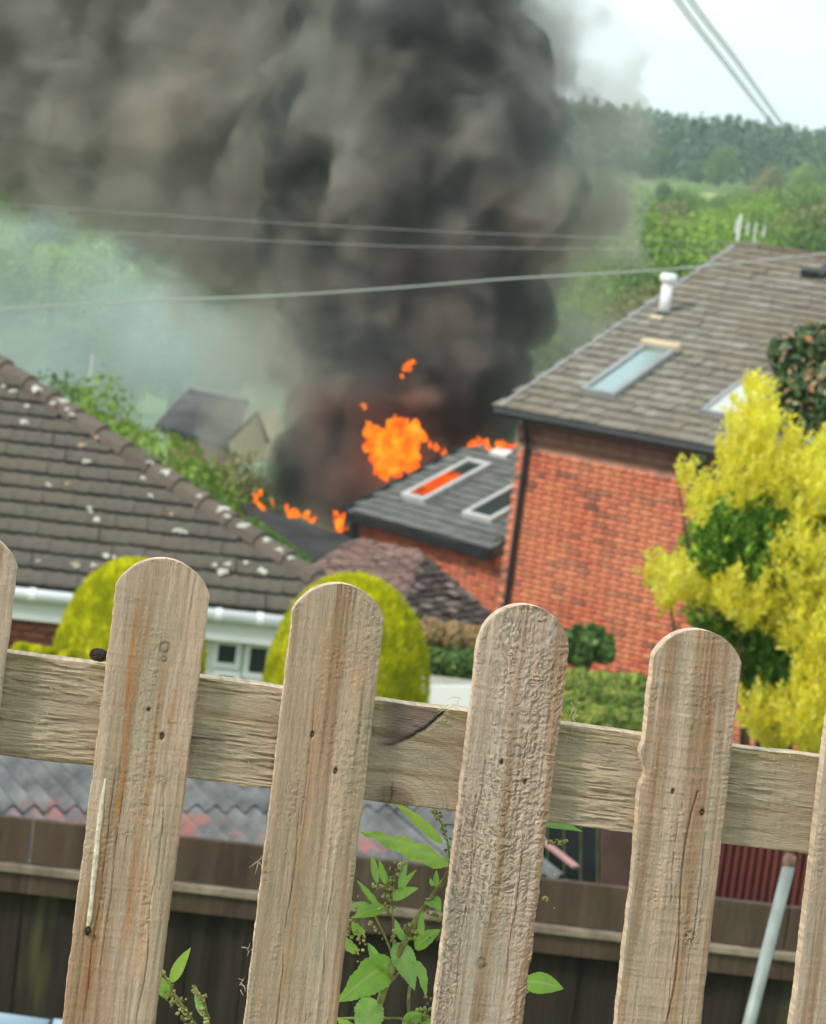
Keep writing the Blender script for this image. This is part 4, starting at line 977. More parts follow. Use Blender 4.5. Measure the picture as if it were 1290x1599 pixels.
setm(hull('smoke', sc_(core, .90), 1, (1, 1, 1), 'thick black-brown smoke column billowing straight up from the fire', 47, .9, .25, .15, .1, 3, .8, puff=.75),
     smokemat('thick_smoke', [(.30, (.06, .068, .066)), (.43, (.115, .13, .125)), (.55, (.22, .24, .235)), (.68, (.40, .41, .385))], 3.2, .6, (.36, .54), .42, .55))
setm(hull('smoke_edge', sc_(core + [(885, 250, 85, .2), (870, 150, 65, .1), (895, 320, 65, .3), (860, 60, 60, 0)], 1.04), 1, (1, 1, 1), 'soft ragged outer edge of the dark smoke column', 47.1, .9, .7, .25, .1, 23, .9, puff=.5),
     smokemat('ragged_smoke', [(.35, (.32, .32, .29)), (.65, (.6, .58, .52))], 1.2, .8, (.42, .64), .4, .03))
setm(hull('smoke_drift', sc_(drift, .93), 1, (1, 1, 1), 'brown-grey smoke bank drifting to the left above the trees', 47.8, .9, .3, .16, .1, 13, .7, puff=.7),
     smokemat('grey_smoke', [(.30, (.36, .34, .31)), (.43, (.56, .53, .48)), (.56, (.68, .645, .58)), (.68, (.88, .82, .72))], 2.2, .5, (.34, .54), .36, .35))
setm(hull('smoke_drift_edge', sc_(drift, 1.08), 1, (1, 1, 1), 'thin torn underside of the drifting smoke bank', 47.8, .9, .8, .28, .1, 33, .9, puff=.5),
     smokemat('torn_smoke', [(.35, (.5, .48, .44)), (.65, (.74, .71, .66))], 1.1, .8, (.42, .62), .4, .05))
hull('smoke_base', [(600, 700, 120, -.2), (690, 690, 80, 0), (520, 720, 90, 0), (620, 600, 120, .2)], 1.2, (.12, .085, .075), 'darkest sooty smoke just above the flames', 46.6, .8, .3, .2, 0, 8, 1.2)
setm(hull('thin_smoke', [(900, 250, 110, .5), (910, 330, 90, .5), (850, 430, 90, .5), (820, 560, 110, .5), (890, 120, 80, .5), (840, 30, 90, .5), (760, 660, 70, 0), (430, 560, 110, .3), (420, 680, 80, 0), (460, 460, 90, .3), (380, 450, 90, .3), (900, 480, 60, .4), (640, 500, 240, .3), (640, 250, 280, .5)], 1, (1, 1, 1), 'thin brownish smoke fringing the dark column', 47.5, .9, .9, .28, .2, 5, .8, puff=.6),
     smokemat('wispy_smoke', [(.35, (.70, .67, .58)), (.65, (.86, .84, .78))], 1.0, .7, (.42, .72), .3, .06))
setm(hull('drifting_smoke', [(60, 520, 160, 0), (220, 560, 150, 1), (330, 580, 120, 0), (380, 680, 90, -1), (320, 690, 110, 0), (-120, 500, 200, 0), (0, 620, 120, 1), (310, 500, 90, 0), (150, 430, 90, 0), (20, 400, 80, 0), (300, 760, 70, 0)], 1, (1, 1, 1), 'thin blue-grey smoke drifting in front of the trees at left', 66, 1.1, .9, .4, .3, 9, .5, puff=.9),
     smokemat('pale_smoke', [(.35, (.84, .95, .97)), (.65, (.93, .98, .97))], .17, .35, (.34, .66), .3, .04))

# ---------------------------------------------------------------- flames
m_, t = new_mat('flame'); ge = nd(t, 'ShaderNodeNewGeometry'); n = noise(t, 4.5, 4, ge.outputs['Position'], .6)
c = ramp(t, n, [(.3, (.80, .05, .005)), (.42, (1, .12, .006)), (.55, (1, .21, .008)), (.66, (1, .34, .02)), (.76, (1, .5, .05))]); lw0 = nd(t, 'ShaderNodeLayerWeight', i_Blend=.5); c = mixc(t, ramp(t, lw0.outputs['Facing'], [(.35, (0, 0, 0)), (.85, (1, 1, 1))]), c, (.75, .04, .004))
em = nd(t, 'ShaderNodeEmission', i_Strength=.95); t.links.new(c, em.inputs[0])
lw = nd(t, 'ShaderNodeLayerWeight', i_Blend=.35); tp = nd(t, 'ShaderNodeBsdfTransparent'); ms = nd(t, 'ShaderNodeMixShader')
n5 = noise(t, 7, 4, ge.outputs['Position']); mm_ = nd(t, 'ShaderNodeMath', operation='MULTIPLY'); t.links.new(lw.outputs['Facing'], mm_.inputs[0]); t.links.new(n5, mm_.inputs[1])
m2_ = nd(t, 'ShaderNodeMapRange', n_1=.09, n_2=.33); t.links.new(mm_.outputs[0], m2_.inputs[0])
t.links.new(m2_.outputs[0], ms.inputs[0]); t.links.new(em.outputs[0], ms.inputs[1]); t.links.new(tp.outputs[0], ms.inputs[2])
o_ = nd(t, 'ShaderNodeOutputMaterial'); t.links.new(ms.outputs[0], o_.inputs[0]); M['flame'] = m_
def flame(balls, d0, label, seed=0, vox=.03, disp=.1, light=0):
    g = np.random.default_rng(seed + 70); V, Fs = [], []; b = 0
    base = MB().tube([(0, 0, z) for z in (-1, -.7, -.3, .2, .8, 1.5, 2.2)], [.15, .62, .9, .85, .55, .25, .02], 9)
    bv = np.array(base.v); bf = base.f
    for (px, py, r_) in balls:
        for i in range(max(3, int(r_ * .75))):
            a = g.uniform(0, 6.28); q = g.random()**.5 * r_ * .95; s_ = r_ * g.uniform(.16, .42) + 1.2
            c_ = P(px + math.cos(a) * q, py + math.sin(a) * q, d0 + g.uniform(-.15, .15)); k = s_ / F * d0
            ln = g.normal(0, .35); st = g.uniform(.7, 1.3)
            W_ = bv * [k, k, k * st]; W_[:, 0] += ln * (W_[:, 2]) + .35 * k * np.sin(W_[:, 2] / k * 1.6 + i); W_ = W_ + c_
            V.append(W_); Fs += [[x + b for x in f] for f in bf]; b += len(bv)
    V = np.concatenate(V); c0 = V.mean(0)
    me = np_mesh('flame', V - c0, Fs); tmp = bpy.data.objects.new('tmp', me); C.objects.link(tmp)
    md = tmp.modifiers.new('r', 'REMESH'); md.mode = 'VOXEL'; md.voxel_size = vox * .75
    sm = tmp.modifiers.new('s', 'SMOOTH'); sm.iterations = 1
    me2 = bpy.data.meshes.new_from_object(tmp.evaluated_get(bpy.context.evaluated_depsgraph_get())); bpy.data.objects.remove(tmp)
    n = len(me2.vertices); co = np.zeros(n * 3); me2.vertices.foreach_get('co', co); co = co.reshape(-1, 3); no = np.zeros(n * 3); me2.vertices.foreach_get('normal', no); no = no.reshape(-1, 3)
    co = co + no * ((fbm(co[:, 0] * 16, co[:, 1] * 16, co[:, 2] * 9, seed, 3) - .5) * disp * .9)[:, None]
    me2.vertices.foreach_set('co', co.astype(np.float32).ravel()); me2.materials.clear(); me2.materials.append(M['flame']); me2.polygons.foreach_set('use_smooth', [True] * len(me2.polygons)); me2.update()
    o = link('flame', me2, label=label, cat='fire', group='flames of the burning house'); o.location = tuple(c0); return o
flame([(592, 690, 24), (622, 690, 30), (648, 684, 19), (606, 718, 24), (632, 714, 22), (612, 735, 13), (584, 672, 12), (574, 668, 6), (628, 664, 10), (644, 664, 9), (600, 740, 10), (590, 705, 16)], 43.6, 'large orange flame bursting up behind the slate roof', 1, disp=.12)
flame([(628, 590, 6), (636, 575, 8), (642, 566, 6)], 43.6, 'small detached flame lick high above the large flame', 2, disp=.05)
flame([(566, 633, 4), (570, 637, 4)], 43.6, 'tiny flame spot up left of the large flame', 3, .02, .03)
flame([(676, 700, 7), (690, 706, 5)], 43.7, 'dull red flame spot right of the large flame', 4, .02, .04)
_fd = float(min(bp_(770, 704) @ FW, bp_(740, 702) @ FW)) - .12
flame([(736, 693, 6), (750, 692, 8), (764, 693, 8), (778, 695, 8), (790, 697, 8), (800, 698, 6)], _fd, 'narrow orange streak of flame along the slate roof top by the house corner', 5, .02, .025)
flame([(402, 775, 7), (404, 788, 9), (412, 796, 7)], 40.4, 'leftmost small flame on the charred roof edge', 6, .02, .05)
flame([(424, 786, 4), (446, 795, 7), (458, 802, 8), (470, 806, 4)], 40.2, 'small flame on the charred roof edge, second from the left', 7, .02, .04)
flame([(482, 806, 7), (488, 812, 6)], 40.0, 'small flame on the charred roof edge, third from the left', 8, .02, .04)
flame([(528, 812, 10), (532, 826, 9), (526, 800, 6)], 40.1, 'flame at the eaves corner of the slate roof', 9, .02, .05)
q = [bp_(a, b) + NB * .1 for a, b in ((638, 776), (668, 782), (722, 750), (702, 744))]  # glowing patch laid on the pane in place of the fire's reflection
lt = bpy.data.lights.new('fire_glow', 'POINT'); lt.energy = 130; lt.color = (1, .12, .03); lt.shadow_soft_size = .5
lo = bpy.data.objects.new('fire_glow', lt); C.objects.link(lo); lo.location = tuple(P(620, 700, 43.9))
MB().slab(q, NB * .006).build('flame', M['flame'], sk, label='orange glowing sheet standing for the fire reflected in the skylight glass')

# ================================================================ picket fence
al = R(8.0); ps = R(8.5)
Xf = (math.cos(al) * RT - math.sin(al) * UP) * math.cos(ps) + FW * math.sin(ps)
Zf = math.cos(R(3)) * (math.sin(al) * RT + math.cos(al) * UP) - math.sin(R(3)) * FW
Yf = np.cross(Zf, Xf); Zf = np.cross(Xf, Yf)
OF = P(645, 1106, 2.5)
def fp(px, py, back=0.0):
    q = on_plane(px, py, OF + Yf * back, Yf); q = q - OF - Yf * back; return q @ Xf, q @ Zf
def wood_mat(name, c_a, c_b, c_dark, fine=(260, 30)):
    m_, t = new_mat(name); at = nd(t, 'ShaderNodeAttribute', attribute_name='stain_and_light'); uv = nd(t, 'ShaderNodeAttribute', attribute_name='wood_uv')
    n = noise(t, 1, 6, uv.outputs['Vector'], .7, (fine[0], fine[1], 1)); n2 = noise(t, 1, 5, uv.outputs['Vector'], .75, (700, 260, 1)); n3 = noise(t, 1, 3, uv.outputs['Vector'], .5, (22, 9, 1))
    n6 = noise(t, 1, 4, uv.outputs['Vector'], .6, (900, 60, 1))
    c = mixc(t, ramp(t, n, [(.3, (0, 0, 0)), (.7, (1, 1, 1))]), c_a, c_b)
    c = mixc(t, ramp(t, n3, [(.4, (0, 0, 0)), (.7, (.5,) * 3)]), c, tuple(x * .82 for x in c_a))
    c = mixc(t, ramp(t, n2, [(.56, (0, 0, 0)), (.75, (.55,) * 3)]), c, c_dark)
    n8 = noise(t, 1, 4, uv.outputs['Vector'], .6, (45, 12, 1)); c = mixc(t, ramp(t, n8, [(.5, (0, 0, 0)), (.68, (.55,) * 3)]), c, (.40, .335, .26))
    c = mixc(t, 1.0, c, at.outputs['Color'], 'MULTIPLY')
    ad = nd(t, 'ShaderNodeMath', operation='ADD'); t.links.new(n, ad.inputs[0]); t.links.new(n2, ad.inputs[1])
    ad2 = nd(t, 'ShaderNodeMath', operation='ADD'); t.links.new(ad.outputs[0], ad2.inputs[0]); t.links.new(n6, ad2.inputs[1])
    finish(t, c, .85, ad2.outputs[0], 1.0, .0026, .2); return m_
WM = wood_mat('weathered_softwood', (.69, .49, .375), (.52, .375, .29), (.24, .155, .11))
WMR = wood_mat('weathered_rail_softwood', (.63, .48, .345), (.46, .35, .25), (.20, .14, .095))
FE = empty('picket_fence', OF, 'weathered pale wooden picket fence with round-topped pickets, in sharp focus in front', 'fence')

def ridged(x, y, s, o=3):
    t_ = 0; a = 1; n = 0
    for k in range(o): t_ = t_ + a * (1 - np.abs(2 * vn(x * 2**k, y * 2**k, 0, s + k) - 1)); n += a; a *= .55
    return t_ / n
def plank(name, origin, ax_u, ax_v, ax_n, width, vs, hw, hfun, cfun, thick, mat, parent, res=.0011, label=None):
    """front face grid: u across, v along; ax_n points to the viewer"""
    nu = int(width / res); uu_ = np.linspace(-1, 1, nu); uu_ = np.sign(uu_) * (np.abs(uu_)**.92)
    n = len(vs); Ug = np.zeros((n, nu)); Vg = np.repeat(vs[:, None], nu, 1)
    lo_, hi_ = hw(vs)
    Ug = lo_[:, None] + (hi_ - lo_)[:, None] * (uu_[None] + 1) / 2
    Hh = hfun(Ug, Vg)
    # rounded arrises
    e = np.minimum(Ug - lo_[:, None], hi_[:, None] - Ug); Hh = Hh - .0007 * np.clip(1 - e / .0016, 0, 1)**1.6
    col = cfun(Ug, Vg, Hh)
    front = origin + Ug[..., None] * ax_u + Vg[..., None] * ax_v + Hh[..., None] * ax_n
    ins = .0
    bk0 = origin + (lo_ + .0006)[:, None] * ax_u + vs[:, None] * ax_v - thick * ax_n
    bk1 = origin + (hi_ - .0006)[:, None] * ax_u + vs[:, None] * ax_v - thick * ax_n
    md0 = origin + (lo_ - .0004)[:, None] * ax_u + vs[:, None] * ax_v - thick * .3 * ax_n
    md1 = origin + (hi_ + .0004)[:, None] * ax_u + vs[:, None] * ax_v - thick * .3 * ax_n
    e1 = front[:, -1] - ax_n * .0004 + ax_u * .0003; e0 = front[:, 0] - ax_n * .0004 - ax_u * .0003
    ring = np.concatenate([front, e1[:, None], md1[:, None], bk1[:, None], bk0[:, None], md0[:, None], e0[:, None]], 1); k = ring.shape[1]
    pad = np.ones((n, 6, 3)) * np.array([1.7, 1.75, 1.7]) * (.8 + .4 * vn(vs * 300, 0 * vs, 0, 7))[:, None, None]; col = np.concatenate([col, pad], 1)  # side faces coloured brighter to paint in the light along the edges
    uv = np.concatenate([np.stack([Ug, Vg], 2), np.stack([np.repeat([[width / 2 + .0005, width / 2 + .008, width / 2 + .02, -width / 2 - .02, -width / 2 - .008, -width / 2 - .0005]], n, 0), np.repeat(vs[:, None], 6, 1)], 2)], 1)
    V = ring.reshape(-1, 3) - np.array(parent_loc(parent))
    i = np.arange(n - 1)[:, None]; j = np.arange(k)[None]; j2 = (j + 1) % k
    Fq = np.stack([i * k + j, i * k + j2, (i + 1) * k + j2, (i + 1) * k + j], 2).reshape(-1, 4)
    if np.dot(np.cross(ax_u, ax_v), ax_n) < 0: Fq = Fq[:, ::-1]
    me = np_mesh(name, V, Fq, mat, True); me.set_sharp_from_angle(angle=R(50))
    a = me.attributes.new('stain_and_light', 'FLOAT_COLOR', 'POINT'); a.data.foreach_set('color', np.concatenate([col.reshape(-1, 3), np.ones((n * k, 1))], 1).astype(np.float32).ravel())
    a = me.attributes.new('wood_uv', 'FLOAT_VECTOR', 'POINT'); a.data.foreach_set('vector', np.concatenate([uv.reshape(-1, 2), np.zeros((n * k, 1))], 1).astype(np.float32).ravel())
    # close the ends
    o = link(name, me, parent, label=label); return o

TH = .020
def picket(px_top, py_top, px_bot, seed, style, arch=.030, w_=.0893, holes=(), knots=(), streaks=(), label=None, visible=True, tint=(1, 1, 1)):
    xt, zt_ = fp(px_top, py_top); xb, zb = fp(px_bot, 1599)
    ax_v = unit((Xf * (xb - xt) + Zf * (zb - zt_))); ax_u = -np.cross(ax_v, -Yf); ax_u = ax_u if ax_u @ Xf > 0 else -ax_u
    origin = OF + Xf * xt + Zf * zt_; L_ = .98
    vs = np.concatenate([arch * (1 - np.cos(np.linspace(0, 1, 26) * math.pi / 2)), np.arange(arch + .0012, .56, .0012) if visible else np.arange(arch + .01, .56, .01), np.linspace(.565, L_, 20)])
    Rr = ((w_ / 2)**2 + arch**2) / (2 * arch)
    g = np.random.default_rng(seed)
    def hw(v):
        t_ = np.clip(v, 0, arch); h = np.sqrt(np.maximum(Rr**2 - (Rr - t_)**2, 1e-9)); h = np.where(v < arch, h, w_ / 2); h = np.maximum(h, 2e-4)
        rough = (fbm(v * 60, 0 * v, 0, seed, 4) - .5) * .0022 + (v > .0) * (fbm(v * 900, 0 * v, 0, seed + 5, 2) - .5) * .0007
        rough2 = (fbm(v * 55, 0 * v + 9, 0, seed, 4) - .5) * .0020
        k_ = np.clip(h / .02, 0, 1)
        lo_, hi_ = -h - rough * k_, h + rough2 * k_
        if style == 'notch':
            lo_ = lo_ + .0055 * np.exp(-((v - .148) / .010)**2) - .0028 * np.exp(-((v - .125) / .008)**2) + .004 * np.clip((v - .15) / .1, 0, 1) * (v < .6)
        if style == 'fuzzy': hi_ = hi_ + (ridged(v * 160, 0 * v, seed, 2) - .5) * .0014
        return lo_, hi_
    def hfun(U_, V_):
        h = (fbm(U_ * 60, V_ * 4, 0, seed, 3) - .5) * .0016 + (ridged(U_ * 210, V_ * 7, seed + 1, 3) - .5) * .0022
        saw = (vn(U_ * 12 + 3 * V_, V_ * 420, 0, seed + 2) - .5) * (.0005 if style != 'flat' else .0003); h = h + saw
        if style == 'fuzzy':
            wx = (fbm(U_ * 90, V_ * 60, 0, seed + 9, 3) - .5) * .055
            rd = ridged(U_ * 170 + wx * 80, V_ * 400 + wx * 170 + np.abs(U_) * 340, seed + 3, 3); band = np.clip(1.6 * vn(U_ * 60, V_ * 8, 0, seed + 4), .15, 1) * np.clip(1.25 - V_ * 1.1, .45, 1)
            h = h + (rd - .55) * .0045 * band
        else:
            rd = ridged(U_ * 210 + fbm(U_ * 40, V_ * 40, 0, seed + 6, 2) * 4, V_ * 420 + U_ * 60, seed + 3, 3)
            patch = np.clip((fbm(U_ * 45, V_ * 14, 0, seed + 12, 3) - .48) * 5, 0, 1)
            h = h + (rd - .55) * .0019 * patch
        if style == 'notch':
            h = h + (ridged(U_ * 14 + 2, V_ * 230 + (U_ * 22)**2 * 1.5, seed + 5, 2) - .5) * .0009
            crack = np.abs(U_ - (.010 - .05 * (V_ - .30) + .006 * np.sin(V_ * 22))); h = h - .0028 * np.exp(-(crack / .0009)**2) * (V_ > .16)
        # cracks along the grain
        for k in range(3 if style != 'fuzzy' else 2):
            cu = g.uniform(-.035, .035); v0 = g.uniform(.05, .3); v1 = v0 + g.uniform(.12, .3)
            cc = np.abs(U_ - cu - (fbm(V_ * 18, 0 * V_, 0, seed + 20 + k, 2) - .5) * .006); h = h - .0016 * np.exp(-(cc / .00065)**2) * np.clip((V_ - v0) * 40, 0, 1) * np.clip((v1 - V_) * 40, 0, 1)
        for (a, b, r_) in holes_l: h = h - .004 * np.exp(-(((U_ - a)**2 + ((V_ - b) * .62)**2) / r_**2)**2)
        for (a, b, r_) in knots_l:
            rr = np.sqrt((U_ - a)**2 + ((V_ - b) * .85)**2); h = h - .0009 * np.exp(-((rr - r_) / (r_ * .3))**2) + .0005 * np.exp(-(rr / (r_ * .7))**2)
        return h
    def loc(a, b):
        x, z = fp(a, b); q = (Xf * (x - xt) + Zf * (z - zt_)); return q @ ax_u, q @ ax_v
    holes_l = [(*loc(a, b), r_) for a, b, r_ in holes]; knots_l = [(*loc(a, b), r_) for a, b, r_ in knots]
    def cfun(U_, V_, H_):
        c_ = np.ones(U_.shape + (3,)) * np.array(tint)
        w1 = (fbm(V_ * 5, U_ * 12, 0, seed + 30, 3) - .5) * .018
        st = fbm((U_ + w1) * 75, V_ * 1.6, 0, seed + 31, 3)
        k_ = np.clip((st - .52) * 6, 0, 1)[..., None]; c_ = c_ * (1 - k_ * np.array([.22, .32, .42]))
        k_ = np.clip((.42 - st) * 5, 0, 1)[..., None]; c_ = c_ * (1 + k_ * np.array([.10, .12, .13]))
        fs = fbm((U_ + w1 * .5) * 330, V_ * 5, 0, seed + 35, 2)[..., None] - .5; c_ = c_ * (1 + fs * np.array([.35, .42, .5]))
        gr = np.clip((fbm(U_ * 22, V_ * 6, 0, seed + 33, 3) - .5) * 4, 0, 1)[..., None]; c_ = c_ * (1 - gr * np.array([.12, .05, .06]))
        for (pa, pb, wd, strg) in streaks:      # orange-brown resin streaks
            (ua, va), (ub, vb) = loc(*pa), loc(*pb)
            cu = ua + (ub - ua) * (V_ - va) / (vb - va) + (fbm(V_ * 14, 0 * V_, 0, seed + 40, 2) - .5) * .008
            k_ = (np.exp(-((U_ - cu) / wd)**2) * np.clip((V_ - va) * 25, 0, 1) * np.clip((vb - V_) * 25, 0, 1) * (.5 + vn(U_ * 200, V_ * 12, 0, seed + 41)) * strg)[..., None]
            c_ = c_ * (1 - np.clip(k_, 0, 1) * np.array([.06, .38, .66]))
        for (a, b, r_) in holes_l: c_ = c_ * (1 - .88 * np.exp(-(((U_ - a)**2 + ((V_ - b) * .62)**2) / (r_ * .85)**2)**2))[..., None]
        for (a, b, r_) in knots_l:
            rr = np.sqrt((U_ - a)**2 + ((V_ - b) * .85)**2); c_ = c_ * (1 - .45 * np.exp(-((rr - r_) / (r_ * .32))**2) * (.4 + .9 * vn(U_ * 500, V_ * 500, 0, seed)) - .2 * np.exp(-(rr / (r_ * .6))**2))[..., None]
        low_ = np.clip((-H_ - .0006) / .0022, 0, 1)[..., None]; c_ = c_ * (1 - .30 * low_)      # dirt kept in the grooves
        hi2 = np.clip((H_ - .0003) / .0015, 0, 1)[..., None]; c_ = c_ * (1 + .28 * hi2)      # highlights on raised fibres painted into the colour
        # paler towards the rounded top
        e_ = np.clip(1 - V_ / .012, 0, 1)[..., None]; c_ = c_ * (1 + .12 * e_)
        return c_
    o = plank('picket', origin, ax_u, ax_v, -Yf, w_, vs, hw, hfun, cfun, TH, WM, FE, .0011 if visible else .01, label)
    for a, b, r_ in holes_l:
        if r_ < .003:
            q = origin + ax_u * a + ax_v * b; MB().tube([q + Yf * .0035, q + Yf * .0022], r_ * .55, 8).build('nail', M['rust'], o)
    return origin, ax_u, ax_v, o
PK = {}
PK[1] = picket(-41, 829, -135, 101, 'saw', label=None)
PK[2] = picket(261, 873, 170, 102, 'saw', holes=[(253, 1150, .0024), (232, 1108, .0014)], knots=[(257, 1011, .0042), (256, 1029, .0022)],
               streaks=[((222, 900), (190, 1220), .0030, .8), ((238, 930), (205, 1140), .0022, .7), ((268, 1000), (190, 1500), .0035, .45), ((215, 1020), (178, 1320), .0034, 1.0), ((280, 1060), (262, 1180), .003, .7), ((170, 1280), (130, 1599), .005, .6), ((235, 1300), (215, 1560), .006, .4)], tint=(1.0, .97, .92))
PK[3] = picket(535, 912, 454, 103, 'flat', arch=.030, holes=[(488, 1147, .0020), (524, 1204, .0021)], streaks=[((520, 930), (440, 1599), .004, .35), ((570, 960), (560, 1130), .006, .35)], tint=(.97, .94, .88))
PK[4] = picket(826, 945, 746, 104, 'fuzzy', arch=.037, holes=[(784, 1190, .0019), (820, 1221, .0020)], knots=[(843, 1270, .0022), (752, 1504, .004)], tint=(1.0, 1.0, 1.02))
PK[5] = picket(1095, 984, 1026, 105, 'notch', arch=.030, holes=[(1051, 1236, .0018), (1097, 1269, .0024)], knots=[(1078, 1462, .004)], streaks=[((1105, 1040), (1108, 1180), .003, .6), ((1060, 1380), (1020, 1450), .012, .5)], tint=(.97, .96, .92))
PK[6] = picket(1375, 1022, 1306, 106, 'saw')
for i, (a, b, c) in enumerate(((-335, 790, -430), (1655, 1060, 1580))):
    picket(a, b, c, 110 + i, 'flat', visible=False)

# rail behind the pickets
ro = OF + Yf * .021
def rl(px, py):
    q = on_plane(px, py, ro, Yf) - ro; return q @ Xf, q @ Zf
HR = .0985
def hw_r(v):
    return -HR + 0 * v + (fbm(v * 20, 0 * v, 0, 61, 4) - .5) * .0022, 0 * v + (fbm(v * 25, 0 * v, 0, 60, 4) - .5) * .0022
k1 = rl(672, 1142); k2 = rl(612, 1250)
def crk(U_, V_):
    a, b = rl(588, 1163), rl(700, 1103); t_ = np.clip((V_ - a[0]) / (b[0] - a[0]), 0, 1.05); yy = a[1] + (b[1] - a[1]) * (t_**2.0) ; return np.where((V_ > a[0]) & (V_ < b[0] + .002), U_ - yy - (fbm(V_ * 90, 0 * V_, 0, 91, 3) - .5) * .004, 1.0)
def h_r(U_, V_):
    wv = (fbm(V_ * 14, U_ * 30, 0, 70, 3) - .5) * .02
    h = (ridged((U_ + wv * .22) * 330, V_ * 24, 71, 4) - .5) * .0062 * np.clip(1.8 * vn(U_ * 45, V_ * 12, 0, 72) - .15, .2, 1)
    h = h + (fbm(U_ * 60, V_ * 5, 0, 73, 3) - .5) * .003 + (vn(V_ * 500, U_ * 12, 0, 74) - .5) * .0004
    mid = np.clip((V_ - rl(580, 1180)[0]) * 60, 0, 1) * np.clip((rl(740, 1180)[0] - V_) * 60, 0, 1)
    h = h * (1 - .85 * mid)
    rr = np.sqrt((V_ - k2[0])**2 * .45 + (U_ - k2[1])**2); h = h + mid * (ridged(rr * 420, 0 * rr, 75, 1) - .5) * .0011
    h = h - .0032 * np.exp(-(crk(U_, V_) / .0020)**2) * mid
    return h
def c_r(U_, V_, H_):
    c_ = np.ones(U_.shape + (3,)); st = fbm(U_ * 90, V_ * 3, 0, 80, 3)
    k_ = np.clip((st - .52) * 5, 0, 1)[..., None]; c_ = c_ * (1 - k_ * np.array([.22, .27, .33]))
    k_ = np.clip(1 + (U_) / .02, 0, 1)[..., None] * np.clip((fbm(V_ * 18, U_ * 30, 0, 82, 2) - .35) * 3, 0, 1)[..., None]; c_ = c_ * (1 - k_ * np.array([.30, .30, .50]))
    mid = (np.clip((V_ - rl(580, 1180)[0]) * 60, 0, 1) * np.clip((rl(740, 1180)[0] - V_) * 60, 0, 1))
    rr = np.sqrt((V_ - k2[0])**2 * .45 + (U_ - k2[1])**2)
    ring = np.clip((ridged(rr * 420, 0 * rr, 75, 1) - .55) * 3, 0, 1) * mid; c_ = c_ * (1 - .22 * ring[..., None])
    kn = np.clip(1 - (rr / .017)**4, 0, 1) * mid; c_ = c_ * (1 - kn[..., None] * np.array([.42, .5, .5]))
    q_ = crk(U_, V_); ck = np.exp(-(q_ / .0022)**2) * mid * np.clip((V_ - rl(620, 1150)[0]) * 40, .1, 1); c_ = c_ * (1 - .7 * ck[..., None])
    tri = np.clip(q_ / .003, 0, 1) * (q_ < .9) * mid; c_ = c_ * (1 - tri[..., None] * np.array([.42, .46, .36]))
    v_c = np.abs(V_ - rl(612, 1235)[0] - .0004 * np.sin(U_ * 400)); c_ = c_ * (1 - .8 * np.exp(-(v_c / .0007)**2) * (U_ < rl(612, 1222)[1]) * mid)[..., None]
    low_ = np.clip((-H_ - .0003) / .0018, 0, 1)[..., None]; hi2 = np.clip((H_ - .0004) / .0016, 0, 1)[..., None]; return c_ * (1 - .45 * low_) * (1 + .28 * hi2)  # raised grain of the rail gets its highlights from the colour
vs = np.arange(-.95, .98, .0013)
plank('rail', ro, Zf, Xf, -Yf, HR, vs, hw_r, h_r, c_r, .036, WMR, FE, .0013)
me = FE.children[-1]
# splinters and torn fibres
m_, t = new_mat('torn_fibre'); finish(t, (.62, .50, .35), .9, trans=.2); M['fibre'] = m_
def fibres(items, seed=0, back=0.0, nm='torn_fibres', hx=.0):
    mb = MB(); g = np.random.default_rng(seed)
    for (a, b, n, spread, ln) in items:
        for i in range(n):
            x, z = fp(a + g.normal(0, spread), b + g.normal(0, spread * .5), back); q = OF + Yf * (back - .0003) + Xf * x + Zf * z
            an = g.uniform(0, 6.28); dr = math.cos(an) * Xf + math.sin(an) * Zf; l_ = ln * g.uniform(.4, 1.2)
            mb.tube([q, q + dr * l_ * .5 - Yf * l_ * .25, q + dr * l_ * .9 - Yf * l_ * .1 + Zf * l_ * g.normal(0, .2)], [.0004, .00032, .00008], 4, False)
    mb.build(nm, M['fibre'], FE, kind='stuff')
fibres([(250, 1215, 22, 6, .006), (190, 1115, 8, 8, .005), (212, 933, 6, 6, .005), (262, 1120, 7, 7, .006), (195, 1300, 7, 5, .007), (235, 1300, 6, 5, .007), (150, 1350, 10, 5, .006),
        (1065, 1430, 10, 7, .007), (1078, 1465, 16, 7, .006), (1060, 1050, 5, 20, .004), (1050, 1330, 4, 4, .004), (445, 1330, 2, 3, .005), (570, 945, 6, 5, .007), (585, 962, 6, 4, .008), (520, 930, 6, 12, .004), (465, 945, 5, 4, .005),
        (405, 1345, 5, 3, .012), (388, 1480, 6, 5, .010), (380, 1540, 6, 6, .010), (560, 1400, 5, 60, .004), (800, 1400, 14, 40, .004), (830, 1100, 12, 40, .004), (895, 1120, 4, 3, .012), (1030, 1200, 8, 5, .005)], 4)
fibres([(712, 1098, 7, 14, .016), (60, 1120, 10, 30, .005), (80, 1090, 8, 30, .005), (380, 1130, 9, 30, .005), (380, 1175, 8, 30, .005), (700, 1180, 10, 20, .003), (690, 1125, 14, 5, .005), (950, 1180, 12, 30, .006), (940, 1160, 8, 30, .006), (1220, 1200, 12, 25, .006), (1220, 1225, 10, 25, .006), (893, 1150, 4, 4, .013)], 9, .020, 'rail_fibres')
